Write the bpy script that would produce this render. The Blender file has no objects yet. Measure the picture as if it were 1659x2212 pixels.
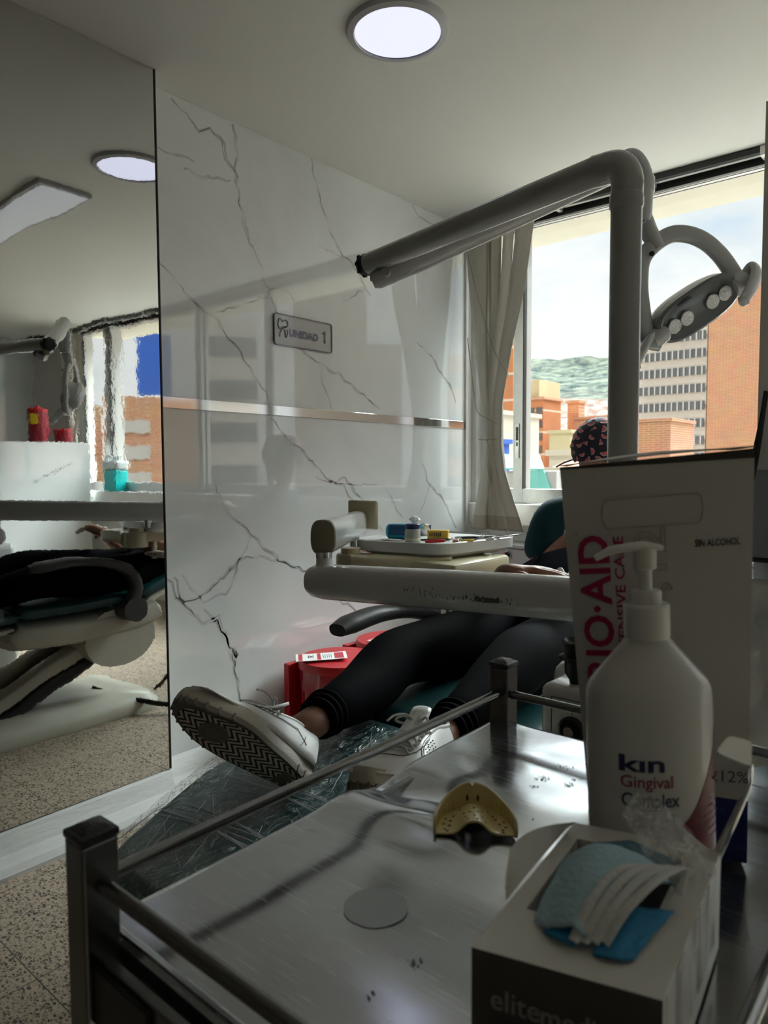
import bpy, bmesh, math, random
from mathutils import Vector, Matrix, noise
random.seed(7)
sc = bpy.context.scene
PI = math.pi
R_ = math.radians

# ------------------------------------------------------------------ camera
W_, H_, F_ = 1659.0, 2212.0, 1533.0
YAW, PITCH, ROLL, HC = R_(40.4), R_(3.5), R_(0.28), 1.12
FW = Vector((-math.sin(YAW)*math.cos(PITCH), math.cos(YAW)*math.cos(PITCH), -math.sin(PITCH)))
_r0 = Vector((math.cos(YAW), math.sin(YAW), 0)); _u0 = _r0.cross(FW)
RT = _r0*math.cos(ROLL) - _u0*math.sin(ROLL)
UP = _r0*math.sin(ROLL) + _u0*math.cos(ROLL)
EYE = Vector((0, 0, HC))
cam = bpy.data.cameras.new('camera'); camo = bpy.data.objects.new('camera', cam)
sc.collection.objects.link(camo); sc.camera = camo
m = Matrix((RT, UP, -FW)).transposed().to_4x4(); m.translation = EYE
camo.matrix_world = m
cam.sensor_fit = 'HORIZONTAL'; cam.sensor_width = 36; cam.lens = 36*F_/W_
cam.clip_start = 0.02; cam.clip_end = 6000
cam.dof.use_dof = True; cam.dof.focus_distance = 1.5; cam.dof.aperture_fstop = 13

def ray(x, y): return FW*F_ + RT*(x-W_/2) - UP*(y-H_/2)
def onX(x, y, X): d = ray(x, y); return EYE + d*(X/d.x)
def onY(x, y, Y): d = ray(x, y); return EYE + d*(Y/d.y)
def onZ(x, y, Z): d = ray(x, y); return EYE + d*((Z-HC)/d.z)
def dep(x, y, D): return EYE + ray(x, y)*(D/F_)

# ------------------------------------------------------------------ world, light, exposure
sc.view_settings.view_transform = 'Standard'; sc.view_settings.look = 'None'
sc.view_settings.exposure = 0.18; sc.view_settings.gamma = 1.0
sc.view_settings.use_curve_mapping = False
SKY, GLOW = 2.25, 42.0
w = bpy.data.worlds.new('sky'); sc.world = w; w.use_nodes = True
nt = w.node_tree; nt.nodes.clear()
def N(nt, t, **k):
    n = nt.nodes.new(t)
    for a, b in k.items(): setattr(n, a, b)
    return n
out = N(nt, 'ShaderNodeOutputWorld'); bg = N(nt, 'ShaderNodeBackground')
tc = N(nt, 'ShaderNodeTexCoord'); mp = N(nt, 'ShaderNodeMapping'); mp.inputs['Scale'].default_value = (1, 1, 2.2)
mp.inputs['Location'].default_value = (0.35, 0.1, 0.2)
nz = N(nt, 'ShaderNodeTexNoise'); nz.inputs['Scale'].default_value = 3.0; nz.inputs['Detail'].default_value = 9; nz.inputs['Roughness'].default_value = 0.55
cr = N(nt, 'ShaderNodeValToRGB')
cr.color_ramp.elements[0].position = 0.30; cr.color_ramp.elements[0].color = (0.27, 0.33, 0.40, 1)
cr.color_ramp.elements[1].position = 0.53; cr.color_ramp.elements[1].color = (.44, .44, .445, 1)
e = cr.color_ramp.elements.new(0.41); e.color = (0.36, 0.38, 0.40, 1)
sep = N(nt, 'ShaderNodeSeparateXYZ'); mr = N(nt, 'ShaderNodeMapRange')
mr.inputs['From Min'].default_value = -0.03; mr.inputs['From Max'].default_value = 0.02
mx = N(nt, 'ShaderNodeMix', data_type='RGBA')
mx.inputs['A'].default_value = (0.28, 0.27, 0.26, 1)
L = nt.links.new
L(tc.outputs['Generated'], mp.inputs['Vector']); L(mp.outputs[0], nz.inputs['Vector']); L(nz.outputs['Fac'], cr.inputs['Fac'])
L(tc.outputs['Generated'], sep.inputs[0]); L(sep.outputs['Z'], mr.inputs['Value']); L(mr.outputs[0], mx.inputs['Factor'])
L(cr.outputs['Color'], mx.inputs['B']); L(mx.outputs['Result'], bg.inputs['Color'])
bg.inputs['Strength'].default_value = SKY
# bright sky patch added to light the room, above what the window shows
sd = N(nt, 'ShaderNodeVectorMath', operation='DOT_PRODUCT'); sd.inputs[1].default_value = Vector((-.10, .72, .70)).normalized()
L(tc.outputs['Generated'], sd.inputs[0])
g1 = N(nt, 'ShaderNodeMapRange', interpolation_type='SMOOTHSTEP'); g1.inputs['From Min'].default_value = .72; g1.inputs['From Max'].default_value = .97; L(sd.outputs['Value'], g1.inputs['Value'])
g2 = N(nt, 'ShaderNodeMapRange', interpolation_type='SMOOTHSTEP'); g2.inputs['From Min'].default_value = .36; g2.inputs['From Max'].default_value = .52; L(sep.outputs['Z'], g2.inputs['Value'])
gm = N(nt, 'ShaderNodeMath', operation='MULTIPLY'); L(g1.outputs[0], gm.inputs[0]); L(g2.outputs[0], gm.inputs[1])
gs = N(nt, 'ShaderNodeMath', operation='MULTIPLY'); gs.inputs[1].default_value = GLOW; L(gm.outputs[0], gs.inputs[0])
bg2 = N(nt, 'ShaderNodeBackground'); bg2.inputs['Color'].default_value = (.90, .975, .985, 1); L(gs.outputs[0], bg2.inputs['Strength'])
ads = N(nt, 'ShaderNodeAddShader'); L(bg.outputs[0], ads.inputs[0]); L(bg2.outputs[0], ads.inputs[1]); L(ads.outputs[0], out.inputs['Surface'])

sun = bpy.data.lights.new('sun', 'SUN'); sun.energy = 1.5; sun.angle = R_(2); sun.color = (1, .95, .86)
so = bpy.data.objects.new('sun', sun); sc.collection.objects.link(so)
so.rotation_euler = Vector((0.45, 0.75, -1.0)).to_track_quat('-Z', 'Y').to_euler()   # from behind the building, onto the facades over the street

por = bpy.data.lights.new('window_portal', 'AREA'); por.shape = 'RECTANGLE'; por.size = 4.5; por.size_y = 1.35
por.cycles.is_portal = True
po = bpy.data.objects.new('window_portal', por); sc.collection.objects.link(po)
po.location = (0.08, 3.42, 1.6); po.rotation_euler = (R_(-90), 0, 0)
sc.cycles.max_bounces = 10; sc.cycles.diffuse_bounces = 6; sc.cycles.glossy_bounces = 5
sc.cycles.transparent_max_bounces = 12; sc.cycles.caustics_reflective = False; sc.cycles.caustics_refractive = False
sc.cycles.sample_clamp_indirect = 6

# ------------------------------------------------------------------ helpers
COL = sc.collection
def tidy(me):
    b = bmesh.new(); b.from_mesh(me); lv = [v for v in b.verts if not v.link_faces]
    if lv: bmesh.ops.delete(b, geom=lv, context='VERTS'); b.to_mesh(me)
    b.free()
def obj(name, bm, mt, parent=None, smooth=False):
    me = bpy.data.meshes.new(name)
    if isinstance(bm, bmesh.types.BMesh):
        bmesh.ops.recalc_face_normals(bm, faces=bm.faces) if not bm.faces.layers.int.get('keep') else None
        bm.to_mesh(me); bm.free()
    else: me = bm
    o = bpy.data.objects.new(name, me); COL.objects.link(o)
    ms = mt if isinstance(mt, (list, tuple)) else [mt]
    tidy(me)
    if len(me.materials) == 0:
        for q in ms: me.materials.append(q)
    if smooth:
        for p in me.polygons: p.use_smooth = True
        try: me.set_sharp_from_angle(angle=R_(38))
        except Exception: pass
    if parent:
        o.parent = parent; o.matrix_parent_inverse = parent_inv(parent)
    return o
def parent_inv(p):
    # matrices evaluated by hand: parents here are never rotated after their children are made
    return world_of(p).inverted()
def world_of(p):
    M = Matrix.LocRotScale(p.location, p.rotation_euler, p.scale)
    return (world_of(p.parent) @ p.matrix_parent_inverse @ M) if p.parent else M
def tag(o, label=None, cat=None, group=None, kind=None):
    if label: o['label'] = label
    if cat: o['category'] = cat
    if group: o['group'] = group
    if kind: o['kind'] = kind
    return o
def thing(name, label, cat, loc=(0, 0, 0), group=None):
    o = bpy.data.objects.new(name, None); COL.objects.link(o); o.location = loc; o.empty_display_size = .05
    return tag(o, label, cat, group)
def struct(name, bm, mt, smooth=False, parent=None):
    o = obj(name, bm, mt, parent, smooth)
    if not parent: o['kind'] = 'structure'
    return o
def B(): return bmesh.new()
def box(bm, lo, hi, bev=0, rot=None, mi=0, seg=2):
    lo, hi = Vector(lo), Vector(hi); c = (lo+hi)/2; s = hi-lo
    r = bmesh.ops.create_cube(bm, size=1); vs = r['verts']
    for v in vs: v.co = Vector((v.co.x*s.x, v.co.y*s.y, v.co.z*s.z))
    fs = list({f for v in vs for f in v.link_faces})
    for f in fs: f.material_index = mi
    if bev:
        es = list({e for v in vs for e in v.link_edges})
        r2 = bmesh.ops.bevel(bm, geom=es, offset=bev, segments=seg, affect='EDGES', profile=.5, material=mi)
        vs = list({v for f in r2['faces'] for v in f.verts} | {v for v in vs if v.is_valid})
    for v in vs: v.co = (rot @ v.co if rot else v.co) + c
    return vs
def frames(pts):
    T = []
    n = len(pts)
    for i in range(n):
        a = pts[max(0, i-1)]; b = pts[min(n-1, i+1)]; T.append((b-a).normalized())
    u = T[0].orthogonal().normalized(); out = []
    for i in range(n):
        u = (u - T[i]*u.dot(T[i])).normalized(); out.append((T[i], u, T[i].cross(u)))
    return out
def tube(bm, pts, rad, seg=14, cap=True, mi=0, ref=None, flat=1.0, power=2.0):
    """sweep; rad float or list; ref fixes the frame's first axis (flat scales the other axis)"""
    pts = [Vector(p) for p in pts]; rs = rad if isinstance(rad, (list, tuple)) else [rad]*len(pts)
    fr = frames(pts); rings = []
    for i, p in enumerate(pts):
        t, u, v = fr[i]
        if ref is not None:
            u = Vector(ref); u = (u - t*u.dot(t)).normalized(); v = t.cross(u)
        r = rs[i]; ra, rb = r if isinstance(r, tuple) else (r, r*flat)
        ring = []
        for k in range(seg):
            a = 2*PI*k/seg; c, s = math.cos(a), math.sin(a)
            c = math.copysign(abs(c)**(2/power), c); s = math.copysign(abs(s)**(2/power), s)
            ring.append(bm.verts.new(p + u*ra*c + v*rb*s))
        rings.append(ring)
    for a, b in zip(rings, rings[1:]):
        for k in range(seg):
            f = bm.faces.new((a[k], a[(k+1) % seg], b[(k+1) % seg], b[k])); f.material_index = mi
    if cap:
        f = bm.faces.new(rings[0][::-1]); f.material_index = mi
        f = bm.faces.new(rings[-1]); f.material_index = mi
    return rings
def cyl(bm, a, b, r, r2=None, seg=24, mi=0): return tube(bm, [a, b], [r, r if r2 is None else r2], seg, True, mi)
def lathe(bm, prof, c=(0, 0, 0), seg=32, sx=1, sy=1, mi=0, rot=None, cap=True):
    c = Vector(c); rings = []
    for r, z in prof:
        ring = []
        for k in range(seg):
            a = 2*PI*k/seg; p = Vector((max(r, 1e-5)*math.cos(a)*sx, max(r, 1e-5)*math.sin(a)*sy, z))
            ring.append(bm.verts.new((rot @ p if rot else p)+c))
        rings.append(ring)
    for a, b in zip(rings, rings[1:]):
        for k in range(seg):
            f = bm.faces.new((a[k], a[(k+1) % seg], b[(k+1) % seg], b[k])); f.material_index = mi
    for rg in (rings[0][::-1], rings[-1]) if cap else ():
        f = bm.faces.new(rg); f.material_index = mi
def spline(ctrl, n=8):
    P = [Vector(p) for p in ctrl]; P = [P[0]*2-P[1]]+P+[P[-1]*2-P[-2]]; o = []
    for i in range(1, len(P)-2):
        for k in range(n):
            t = k/n; a, b, c, d = P[i-1:i+3]
            o.append(.5*((2*b)+(c-a)*t+(2*a-5*b+4*c-d)*t*t+(3*b-a-3*c+d)*t**3))
    o.append(P[-2]); return o
def slerp(vals, n):   # resample list of floats / tuples linearly to n
    o = []
    for i in range(n):
        t = i/(n-1)*(len(vals)-1); k = min(int(t), len(vals)-2); f = t-k
        a, b = vals[k], vals[k+1]
        o.append(tuple(x+(y-x)*f for x, y in zip(a, b)) if isinstance(a, tuple) else a+(b-a)*f)
    return o
def grid(bm, fn, nu, nv, mi=0, closeu=False):
    vs = [[bm.verts.new(fn(i/nu, j/nv)) for i in range(nu+(0 if closeu else 1))] for j in range(nv+1)]
    for j in range(nv):
        for i in range(nu):
            i2 = (i+1) % len(vs[0])
            f = bm.faces.new((vs[j][i], vs[j][i2], vs[j+1][i2], vs[j+1][i])); f.material_index = mi
    return vs
def solid(o, th, off=-1):
    md = o.modifiers.new('solid', 'SOLIDIFY'); md.thickness = th; md.offset = off; return o
def sub(o, lv=2):
    md = o.modifiers.new('sub', 'SUBSURF'); md.levels = lv; md.render_levels = lv
    for p in o.data.polygons: p.use_smooth = True
    return o
def text_mesh(s, bold=0.0, ext=0.0):
    cu = bpy.data.curves.new('t', 'FONT'); cu.body = s; cu.size = 1; cu.offset = bold; cu.extrude = ext; cu.resolution_u = 3
    o = bpy.data.objects.new('t', cu); COL.objects.link(o)
    me = bpy.data.meshes.new_from_object(o.evaluated_get(bpy.context.evaluated_depsgraph_get()))
    bpy.data.objects.remove(o); bpy.data.curves.remove(cu)
    xs = [v.co.x for v in me.vertices]; ys = [v.co.y for v in me.vertices]
    x0, x1, y0, y1 = min(xs), max(xs), min(ys), max(ys)
    V = [((v.co.x-x0)/(x1-x0), (v.co.y-y0)/(y1-y0), v.co.z) for v in me.vertices]
    Fs = [list(p.vertices) for p in me.polygons]; bpy.data.meshes.remove(me)
    return V, Fs
def add_text(bm, s, fn, bold=0.0, mi=0):
    """fn(u, v) -> 3-D point for u, v in 0..1 over the text's box"""
    V, Fs = text_mesh(s, bold); vv = [bm.verts.new(fn(a, b)) for a, b, c in V]
    for f in Fs:
        try: q = bm.faces.new([vv[i] for i in f]); q.material_index = mi
        except ValueError: pass
def text_obj(name, s, fn, mt, parent, bold=0.0):
    bm = B(); add_text(bm, s, fn, bold)
    bm.faces.layers.int.new('keep'); return obj(name, bm, mt, parent)

# ------------------------------------------------------------------ materials
def mat(name, col, rough=.5, metal=0, spec=.5, coat=0, coatr=.05, var=0, vscale=8, bump=0, bscale=60, emit=None, es=1, trans=0, alpha=1, ior=1.45, sheen=0, aniso=None):
    mt = bpy.data.materials.new(name); mt.use_nodes = True; t = mt.node_tree; b = t.nodes['Principled BSDF']
    I = b.inputs; I['Base Color'].default_value = (*col, 1); I['Roughness'].default_value = rough; I['Metallic'].default_value = metal
    I['Specular IOR Level'].default_value = spec; I['Coat Weight'].default_value = coat; I['Coat Roughness'].default_value = coatr
    I['Transmission Weight'].default_value = trans; I['Alpha'].default_value = alpha; I['IOR'].default_value = ior
    I['Sheen Weight'].default_value = sheen
    if emit: I['Emission Color'].default_value = (*emit, 1); I['Emission Strength'].default_value = es
    c = N(t, 'ShaderNodeTexCoord')
    if var or not bump:
        n = N(t, 'ShaderNodeTexNoise'); n.inputs['Scale'].default_value = vscale; n.inputs['Detail'].default_value = 5
        r = N(t, 'ShaderNodeMix', data_type='RGBA'); v = var or .04
        r.inputs['A'].default_value = tuple(max(0, x*(1-v)) for x in col)+(1,); r.inputs['B'].default_value = tuple(min(1, x*(1+v)) for x in col)+(1,)
        mpn = N(t, 'ShaderNodeMapping')
        if aniso: mpn.inputs['Scale'].default_value = aniso
        t.links.new(c.outputs['Object'], mpn.inputs[0]); t.links.new(mpn.outputs[0], n.inputs['Vector'])
        t.links.new(n.outputs['Fac'], r.inputs['Factor']); t.links.new(r.outputs['Result'], I['Base Color'])
    if bump:
        n = N(t, 'ShaderNodeTexNoise'); n.inputs['Scale'].default_value = bscale; n.inputs['Detail'].default_value = 4
        mpn = N(t, 'ShaderNodeMapping')
        if aniso: mpn.inputs['Scale'].default_value = aniso
        t.links.new(c.outputs['Object'], mpn.inputs[0]); t.links.new(mpn.outputs[0], n.inputs['Vector'])
        bp = N(t, 'ShaderNodeBump'); bp.inputs['Strength'].default_value = bump; bp.inputs['Distance'].default_value = .004
        t.links.new(n.outputs['Fac'], bp.inputs['Height']); t.links.new(bp.outputs[0], I['Normal'])
    return mt
M = {}
M['ceiling'] = mat('ceiling_paint', (.66, .665, .63), .75, bump=.15, bscale=12)
M['plaster'] = mat('wall_plaster', (.62, .61, .58), .7, var=.05, vscale=3)
M['white'] = mat('white_paint', (.72, .72, .71), .35, var=.03)
M['cabinet'] = mat('cabinet_white', (.60, .61, .63), .4)
M['alu'] = mat('aluminium', (.55, .55, .54), .35, .6, var=.1, vscale=30)
M['black'] = mat('black_plastic', (.012, .012, .013), .35)
M['blackmetal'] = mat('black_rail', (.02, .02, .02), .3, .3)
M['chrome'] = mat('chrome', (.62, .62, .63), .06, 1)
M['unit'] = mat('unit_white', (.56, .56, .55), .22, coat=.6, var=.03)
M['unitgrey'] = mat('lamp_grey', (.42, .43, .43), .22, coat=.5, var=.02)
M['cream'] = mat('cream_plastic', (.50, .45, .30), .35, coat=.3)
M['creamw'] = mat('cream_white', (.52, .50, .42), .4, coat=.2)
M['brown_cap'] = mat('beige_end_cap', (.22, .19, .135), .45)
M['teal'] = mat('teal_vinyl', (.004, .044, .047), .42, coat=.08, bump=.12, bscale=90)
M['legging'] = mat('black_legging', (.0022, .0022, .0030), .8, spec=.03, bump=.12, bscale=200)
M['blackshirt'] = mat('black_shirt', (.005, .005, .006), .9, spec=.0, bump=.3, bscale=40)
M['skin'] = mat('skin', (.23, .105, .062), .5, var=.10, vscale=25, bump=.08, bscale=150)
M['scrub'] = mat('scrub_teal', (.005, .030, .038), .8, spec=.2, var=.2, vscale=9, bump=.5, bscale=14)
M['hair'] = mat('dark_hair', (.012, .009, .008), .5, bump=.6, bscale=120, aniso=(1, 1, .1))
M['concrete'] = mat('lintel_concrete', (.62, .58, .48), .85, var=.08, vscale=6)
M['red'] = mat('red_plastic', (.42, .012, .018), .4, var=.05)
M['darkred'] = mat('dark_red_plastic', (.22, .008, .02), .35)
M['paper'] = mat('paper', (.75, .74, .72), .7)
M['paperred'] = mat('print_red', (.45, .03, .05), .6)
M['ink'] = mat('print_dark', (.03, .03, .04), .6)
M['yellow'] = mat('yellow_label', (.65, .5, .02), .5)
M['shoe'] = mat('shoe_leather', (.78, .78, .77), .38, coat=.15, bump=.08, bscale=120)
M['shoesole'] = mat('shoe_midsole', (.55, .52, .46), .75, bump=.4, bscale=300)
M['lace'] = mat('shoe_lace', (.6, .6, .59), .8, bump=.5, bscale=400)
M['stitch'] = mat('stitch', (.16, .16, .16), .8)
M['bluecap'] = mat('navy_lid', (.01, .02, .09), .35)
M['jar'] = mat('frosted_jar', (.62, .62, .54), .25, trans=.35)
M['wipes'] = mat('blue_wrapper', (.02, .30, .45), .3)
M['wipesdark'] = mat('navy_print', (.01, .06, .16), .35)
M['gold'] = mat('gold_card', (.62, .42, .05), .35, .3)
M['steel'] = mat('instrument_steel', (.5, .5, .5), .18, 1)
M['redgrip'] = mat('red_grip', (.5, .02, .03), .4)
M['yellowgrip'] = mat('yellow_grip', (.7, .5, .03), .4)
M['pinkwax'] = mat('orange_piece', (.7, .35, .2), .5)
M['cotton'] = mat('cotton', (.72, .72, .72), .9, bump=1, bscale=80)
M['hose'] = mat('olive_hose', (.10, .09, .055), .45)
M['arm'] = mat('armrest_grey', (.045, .047, .048), .45, bump=.12, bscale=200)
M['tray'] = mat('yellow_tray', (.86, .73, .36), .3, coat=.3, var=.05, trans=0)
M['trayhole'] = mat('tray_hole', (.10, .07, .02), .6)
M['curtain'] = mat('blind_fabric', (.56, .54, .48), .9, var=.06, vscale=20, bump=.6, bscale=500)
M['hem'] = mat('blind_hem', (.40, .365, .30), .9, var=.12, vscale=15)
M['cord'] = mat('blind_cord', (.34, .31, .24), .8)
M['maskblue'] = mat('mask_pale_blue', (.40, .60, .70), .8, bump=.4, bscale=300)
M['maskdeep'] = mat('mask_deep_blue', (.03, .24, .48), .75, bump=.3, bscale=300)
M['maskwhite'] = mat('mask_white_loop', (.66, .68, .69), .85, bump=.3, bscale=300)
M['boxgrey'] = mat('mask_box_print', (.10, .095, .09), .5)
M['boxwhite'] = mat('mask_box_card', (.68, .67, .64), .38, var=.04)
M['boxtext'] = mat('mask_box_lettering', (.40, .40, .39), .5)
M['carton'] = mat('carton_white', (.58, .575, .56), .55, var=.03)
M['cartonemb'] = mat('carton_emboss', (.40, .395, .385), .5)
M['cartonshade'] = mat('carton_lid_shade', (.05, .05, .05), .6)
M['magenta'] = mat('print_magenta', (.36, .006, .08), .5)
M['navy'] = mat('print_navy', (.006, .018, .13), .45)
M['navytext'] = mat('print_navy_text', (.05, .07, .22), .5)
M['bottle'] = mat('bottle_white', (.68, .68, .665), .25, coat=.2)
M['bottlecap'] = mat('pump_white', (.74, .74, .72), .4)
M['labelred'] = mat('label_maroon', (.15, .006, .015), .35)
M['labeltext'] = mat('label_dark_blue', (.02, .02, .09), .45)
M['labelredtext'] = mat('label_red_text', (.28, .03, .04), .45)
M['labelpale'] = mat('label_pale_text', (.22, .07, .08), .5)
M['jug'] = mat('teal_liquid', (.01, .55, .55), .2, trans=.3)
M['jugclear'] = mat('jug_plastic', (.6, .66, .65), .25, trans=.4)
M['seal'] = mat('grey_seal', (.2, .2, .2), .5)

def film(name, fac=.25, scale=30, streak=(1, 1, 1), tint=(.8, .85, .85)):
    """thin clear plastic: mostly see-through, glossy, with whitish wrinkles"""
    mt = bpy.data.materials.new(name); mt.use_nodes = True; t = mt.node_tree; t.nodes.clear()
    o = N(t, 'ShaderNodeOutputMaterial'); tr = N(t, 'ShaderNodeBsdfTransparent'); gl = N(t, 'ShaderNodeBsdfGlossy'); df = N(t, 'ShaderNodeBsdfDiffuse')
    gl.inputs['Roughness'].default_value = .12; df.inputs['Color'].default_value = (*tint, 1)
    c = N(t, 'ShaderNodeTexCoord'); mp = N(t, 'ShaderNodeMapping'); mp.inputs['Scale'].default_value = streak
    n = N(t, 'ShaderNodeTexNoise'); n.inputs['Scale'].default_value = scale; n.inputs['Detail'].default_value = 6; n.inputs['Distortion'].default_value = 1.2
    r = N(t, 'ShaderNodeValToRGB')   # narrow ridge around .5
    r.color_ramp.elements[0].position = .47; r.color_ramp.elements[0].color = (0, 0, 0, 1)
    r.color_ramp.elements[1].position = .53; r.color_ramp.elements[1].color = (0, 0, 0, 1)
    k = r.color_ramp.elements.new(.5); k.color = (1, 1, 1, 1)
    bp = N(t, 'ShaderNodeBump'); bp.inputs['Strength'].default_value = .8; bp.inputs['Distance'].default_value = .01
    m1 = N(t, 'ShaderNodeMixShader'); m2 = N(t, 'ShaderNodeMixShader'); mm = N(t, 'ShaderNodeMath', operation='MULTIPLY'); mm.inputs[1].default_value = .45
    t.links.new(c.outputs['Object'], mp.inputs[0]); t.links.new(mp.outputs[0], n.inputs['Vector']); t.links.new(n.outputs['Fac'], r.inputs['Fac'])
    t.links.new(n.outputs['Fac'], bp.inputs['Height']); t.links.new(bp.outputs[0], gl.inputs['Normal'])
    m1.inputs['Fac'].default_value = fac; t.links.new(tr.outputs[0], m1.inputs[1]); t.links.new(gl.outputs[0], m1.inputs[2])
    t.links.new(r.outputs['Color'], mm.inputs[0]); t.links.new(mm.outputs[0], m2.inputs['Fac'])
    t.links.new(m1.outputs[0], m2.inputs[1]); t.links.new(df.outputs[0], m2.inputs[2]); t.links.new(m2.outputs[0], o.inputs[0])
    return mt
M['film'] = film('clear_film', .12, 22, (3, 1, 1), (.6, .66, .66))
M['film2'] = film('clear_bag', .14, 60)
M['sleeve'] = film('clear_sleeve', .10, 14, (1, 1, .2), (.5, .52, .53))

def glass():
    mt = bpy.data.materials.new('window_glass'); mt.use_nodes = True; t = mt.node_tree; t.nodes.clear()
    o = N(t, 'ShaderNodeOutputMaterial'); tr = N(t, 'ShaderNodeBsdfTransparent'); gl = N(t, 'ShaderNodeBsdfGlossy'); mxs = N(t, 'ShaderNodeMixShader')
    gl.inputs['Roughness'].default_value = .0; tr.inputs['Color'].default_value = (.96, .98, .97, 1)
    mxs.inputs['Fac'].default_value = .03
    n = N(t, 'ShaderNodeTexNoise'); n.inputs['Scale'].default_value = 3
    mul = N(t, 'ShaderNodeMath', operation='MULTIPLY'); mul.inputs[1].default_value = .05
    t.links.new(n.outputs['Fac'], mul.inputs[0]); t.links.new(mul.outputs[0], mxs.inputs['Fac'])
    t.links.new(tr.outputs[0], mxs.inputs[1]); t.links.new(gl.outputs[0], mxs.inputs[2]); t.links.new(mxs.outputs[0], o.inputs[0])
    return mt
M['glass'] = glass()

def marble():
    mt = mat('marble_panel', (.60, .61, .62), .025, ior=1.9)
    t = mt.node_tree; b = t.nodes['Principled BSDF']
    c = N(t, 'ShaderNodeTexCoord'); n = N(t, 'ShaderNodeTexNoise'); n.inputs['Scale'].default_value = 1.3; n.inputs['Detail'].default_value = 6; n.inputs['Distortion'].default_value = .8
    r = N(t, 'ShaderNodeValToRGB')
    r.color_ramp.elements[0].position = .3; r.color_ramp.elements[0].color = (.60, .625, .63, 1)
    r.color_ramp.elements[1].position = .62; r.color_ramp.elements[1].color = (.73, .76, .765, 1)
    t.links.new(c.outputs['Object'], n.inputs['Vector']); t.links.new(n.outputs['Fac'], r.inputs['Fac']); t.links.new(r.outputs['Color'], b.inputs['Base Color'])
    return mt
M['marble'] = marble()
def vein(name, col, k, sc_):
    mt = mat(name, col, .025, ior=1.9); t = mt.node_tree; b = t.nodes['Principled BSDF']
    c = N(t, 'ShaderNodeTexCoord'); n = N(t, 'ShaderNodeTexNoise'); n.inputs['Scale'].default_value = sc_; n.inputs['Detail'].default_value = 5
    r = N(t, 'ShaderNodeValToRGB'); r.color_ramp.elements[0].position = .35; r.color_ramp.elements[0].color = (*col, 1)
    r.color_ramp.elements[1].position = .62; r.color_ramp.elements[1].color = (.69, .70, .71, 1)
    t.links.new(c.outputs['Object'], n.inputs['Vector']); t.links.new(n.outputs['Fac'], r.inputs['Fac']); t.links.new(r.outputs['Color'], b.inputs['Base Color'])
    return mt
M['vein'] = vein('marble_vein', (.15, .135, .12), 1, 14)
M['veinsoft'] = vein('marble_soft_vein', (.42, .42, .42), 1, 9)

def terrazzo():
    mt = mat('terrazzo', (.3, .25, .2), .45); t = mt.node_tree; b = t.nodes['Principled BSDF']
    c = N(t, 'ShaderNodeTexCoord'); base = None
    def lay(scale, thr, col, prev, rnd=1.0, stretch=(1, 1.5, 1)):
        mp = N(t, 'ShaderNodeMapping'); mp.inputs['Scale'].default_value = stretch; mp.inputs['Rotation'].default_value = (0, 0, scale)
        nn = N(t, 'ShaderNodeTexNoise'); nn.inputs['Scale'].default_value = scale*1.4
        ad = N(t, 'ShaderNodeMix', data_type='VECTOR'); ad.inputs['Factor'].default_value = .012
        v = N(t, 'ShaderNodeTexVoronoi'); v.inputs['Scale'].default_value = scale; v.inputs['Randomness'].default_value = rnd
        t.links.new(c.outputs['Object'], mp.inputs[0]); t.links.new(mp.outputs[0], nn.inputs['Vector'])
        t.links.new(mp.outputs[0], ad.inputs['A']); t.links.new(nn.outputs['Color'], ad.inputs['B']); t.links.new(ad.outputs['Result'], v.inputs['Vector'])
        # chip size varies per cell
        sp = N(t, 'ShaderNodeSeparateColor'); t.links.new(v.outputs['Color'], sp.inputs[0])
        mu = N(t, 'ShaderNodeMath', operation='MULTIPLY'); mu.inputs[1].default_value = thr; t.links.new(sp.outputs[0], mu.inputs[0])
        lt = N(t, 'ShaderNodeMath', operation='LESS_THAN'); t.links.new(v.outputs['Distance'], lt.inputs[0]); t.links.new(mu.outputs[0], lt.inputs[1])
        m_ = N(t, 'ShaderNodeMix', data_type='RGBA'); t.links.new(lt.outputs[0], m_.inputs['Factor'])
        if isinstance(prev, tuple): m_.inputs['A'].default_value = (*prev, 1)
        else: t.links.new(prev, m_.inputs['A'])
        cr2 = N(t, 'ShaderNodeMix', data_type='RGBA'); cr2.inputs['A'].default_value = (*col, 1); cr2.inputs['B'].default_value = tuple(min(1, x*2.2) for x in col)+(1,)
        t.links.new(sp.outputs[1], cr2.inputs['Factor']); t.links.new(cr2.outputs['Result'], m_.inputs['B'])
        return m_.outputs['Result']
    a = lay(170, .85, (.22, .165, .12), (.44, .355, .27)); a = lay(115, .62, (.085, .07, .055), a); a = lay(62, .42, (.03, .028, .025), a, 1.0, (1, 1.9, 1))
    br = N(t, 'ShaderNodeTexBrick'); br.offset = 0; br.inputs['Scale'].default_value = 1; br.inputs['Brick Width'].default_value = .4; br.inputs['Row Height'].default_value = .4
    br.inputs['Mortar Size'].default_value = .0012; br.inputs['Mortar Smooth'].default_value = 0
    mp = N(t, 'ShaderNodeMapping'); mp.inputs['Location'].default_value = TILE
    t.links.new(c.outputs['Object'], mp.inputs[0]); t.links.new(mp.outputs[0], br.inputs['Vector'])
    m_ = N(t, 'ShaderNodeMix', data_type='RGBA'); t.links.new(br.outputs['Fac'], m_.inputs['Factor']); t.links.new(a, m_.inputs['A']); m_.inputs['B'].default_value = (.06, .05, .04, 1)
    t.links.new(m_.outputs['Result'], b.inputs['Base Color'])
    return mt
tp = onZ(80, 2115, 0); TILE = (.4-(tp.x % .4), .4-(tp.y % .4), 0)
M['terrazzo'] = terrazzo()
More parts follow.
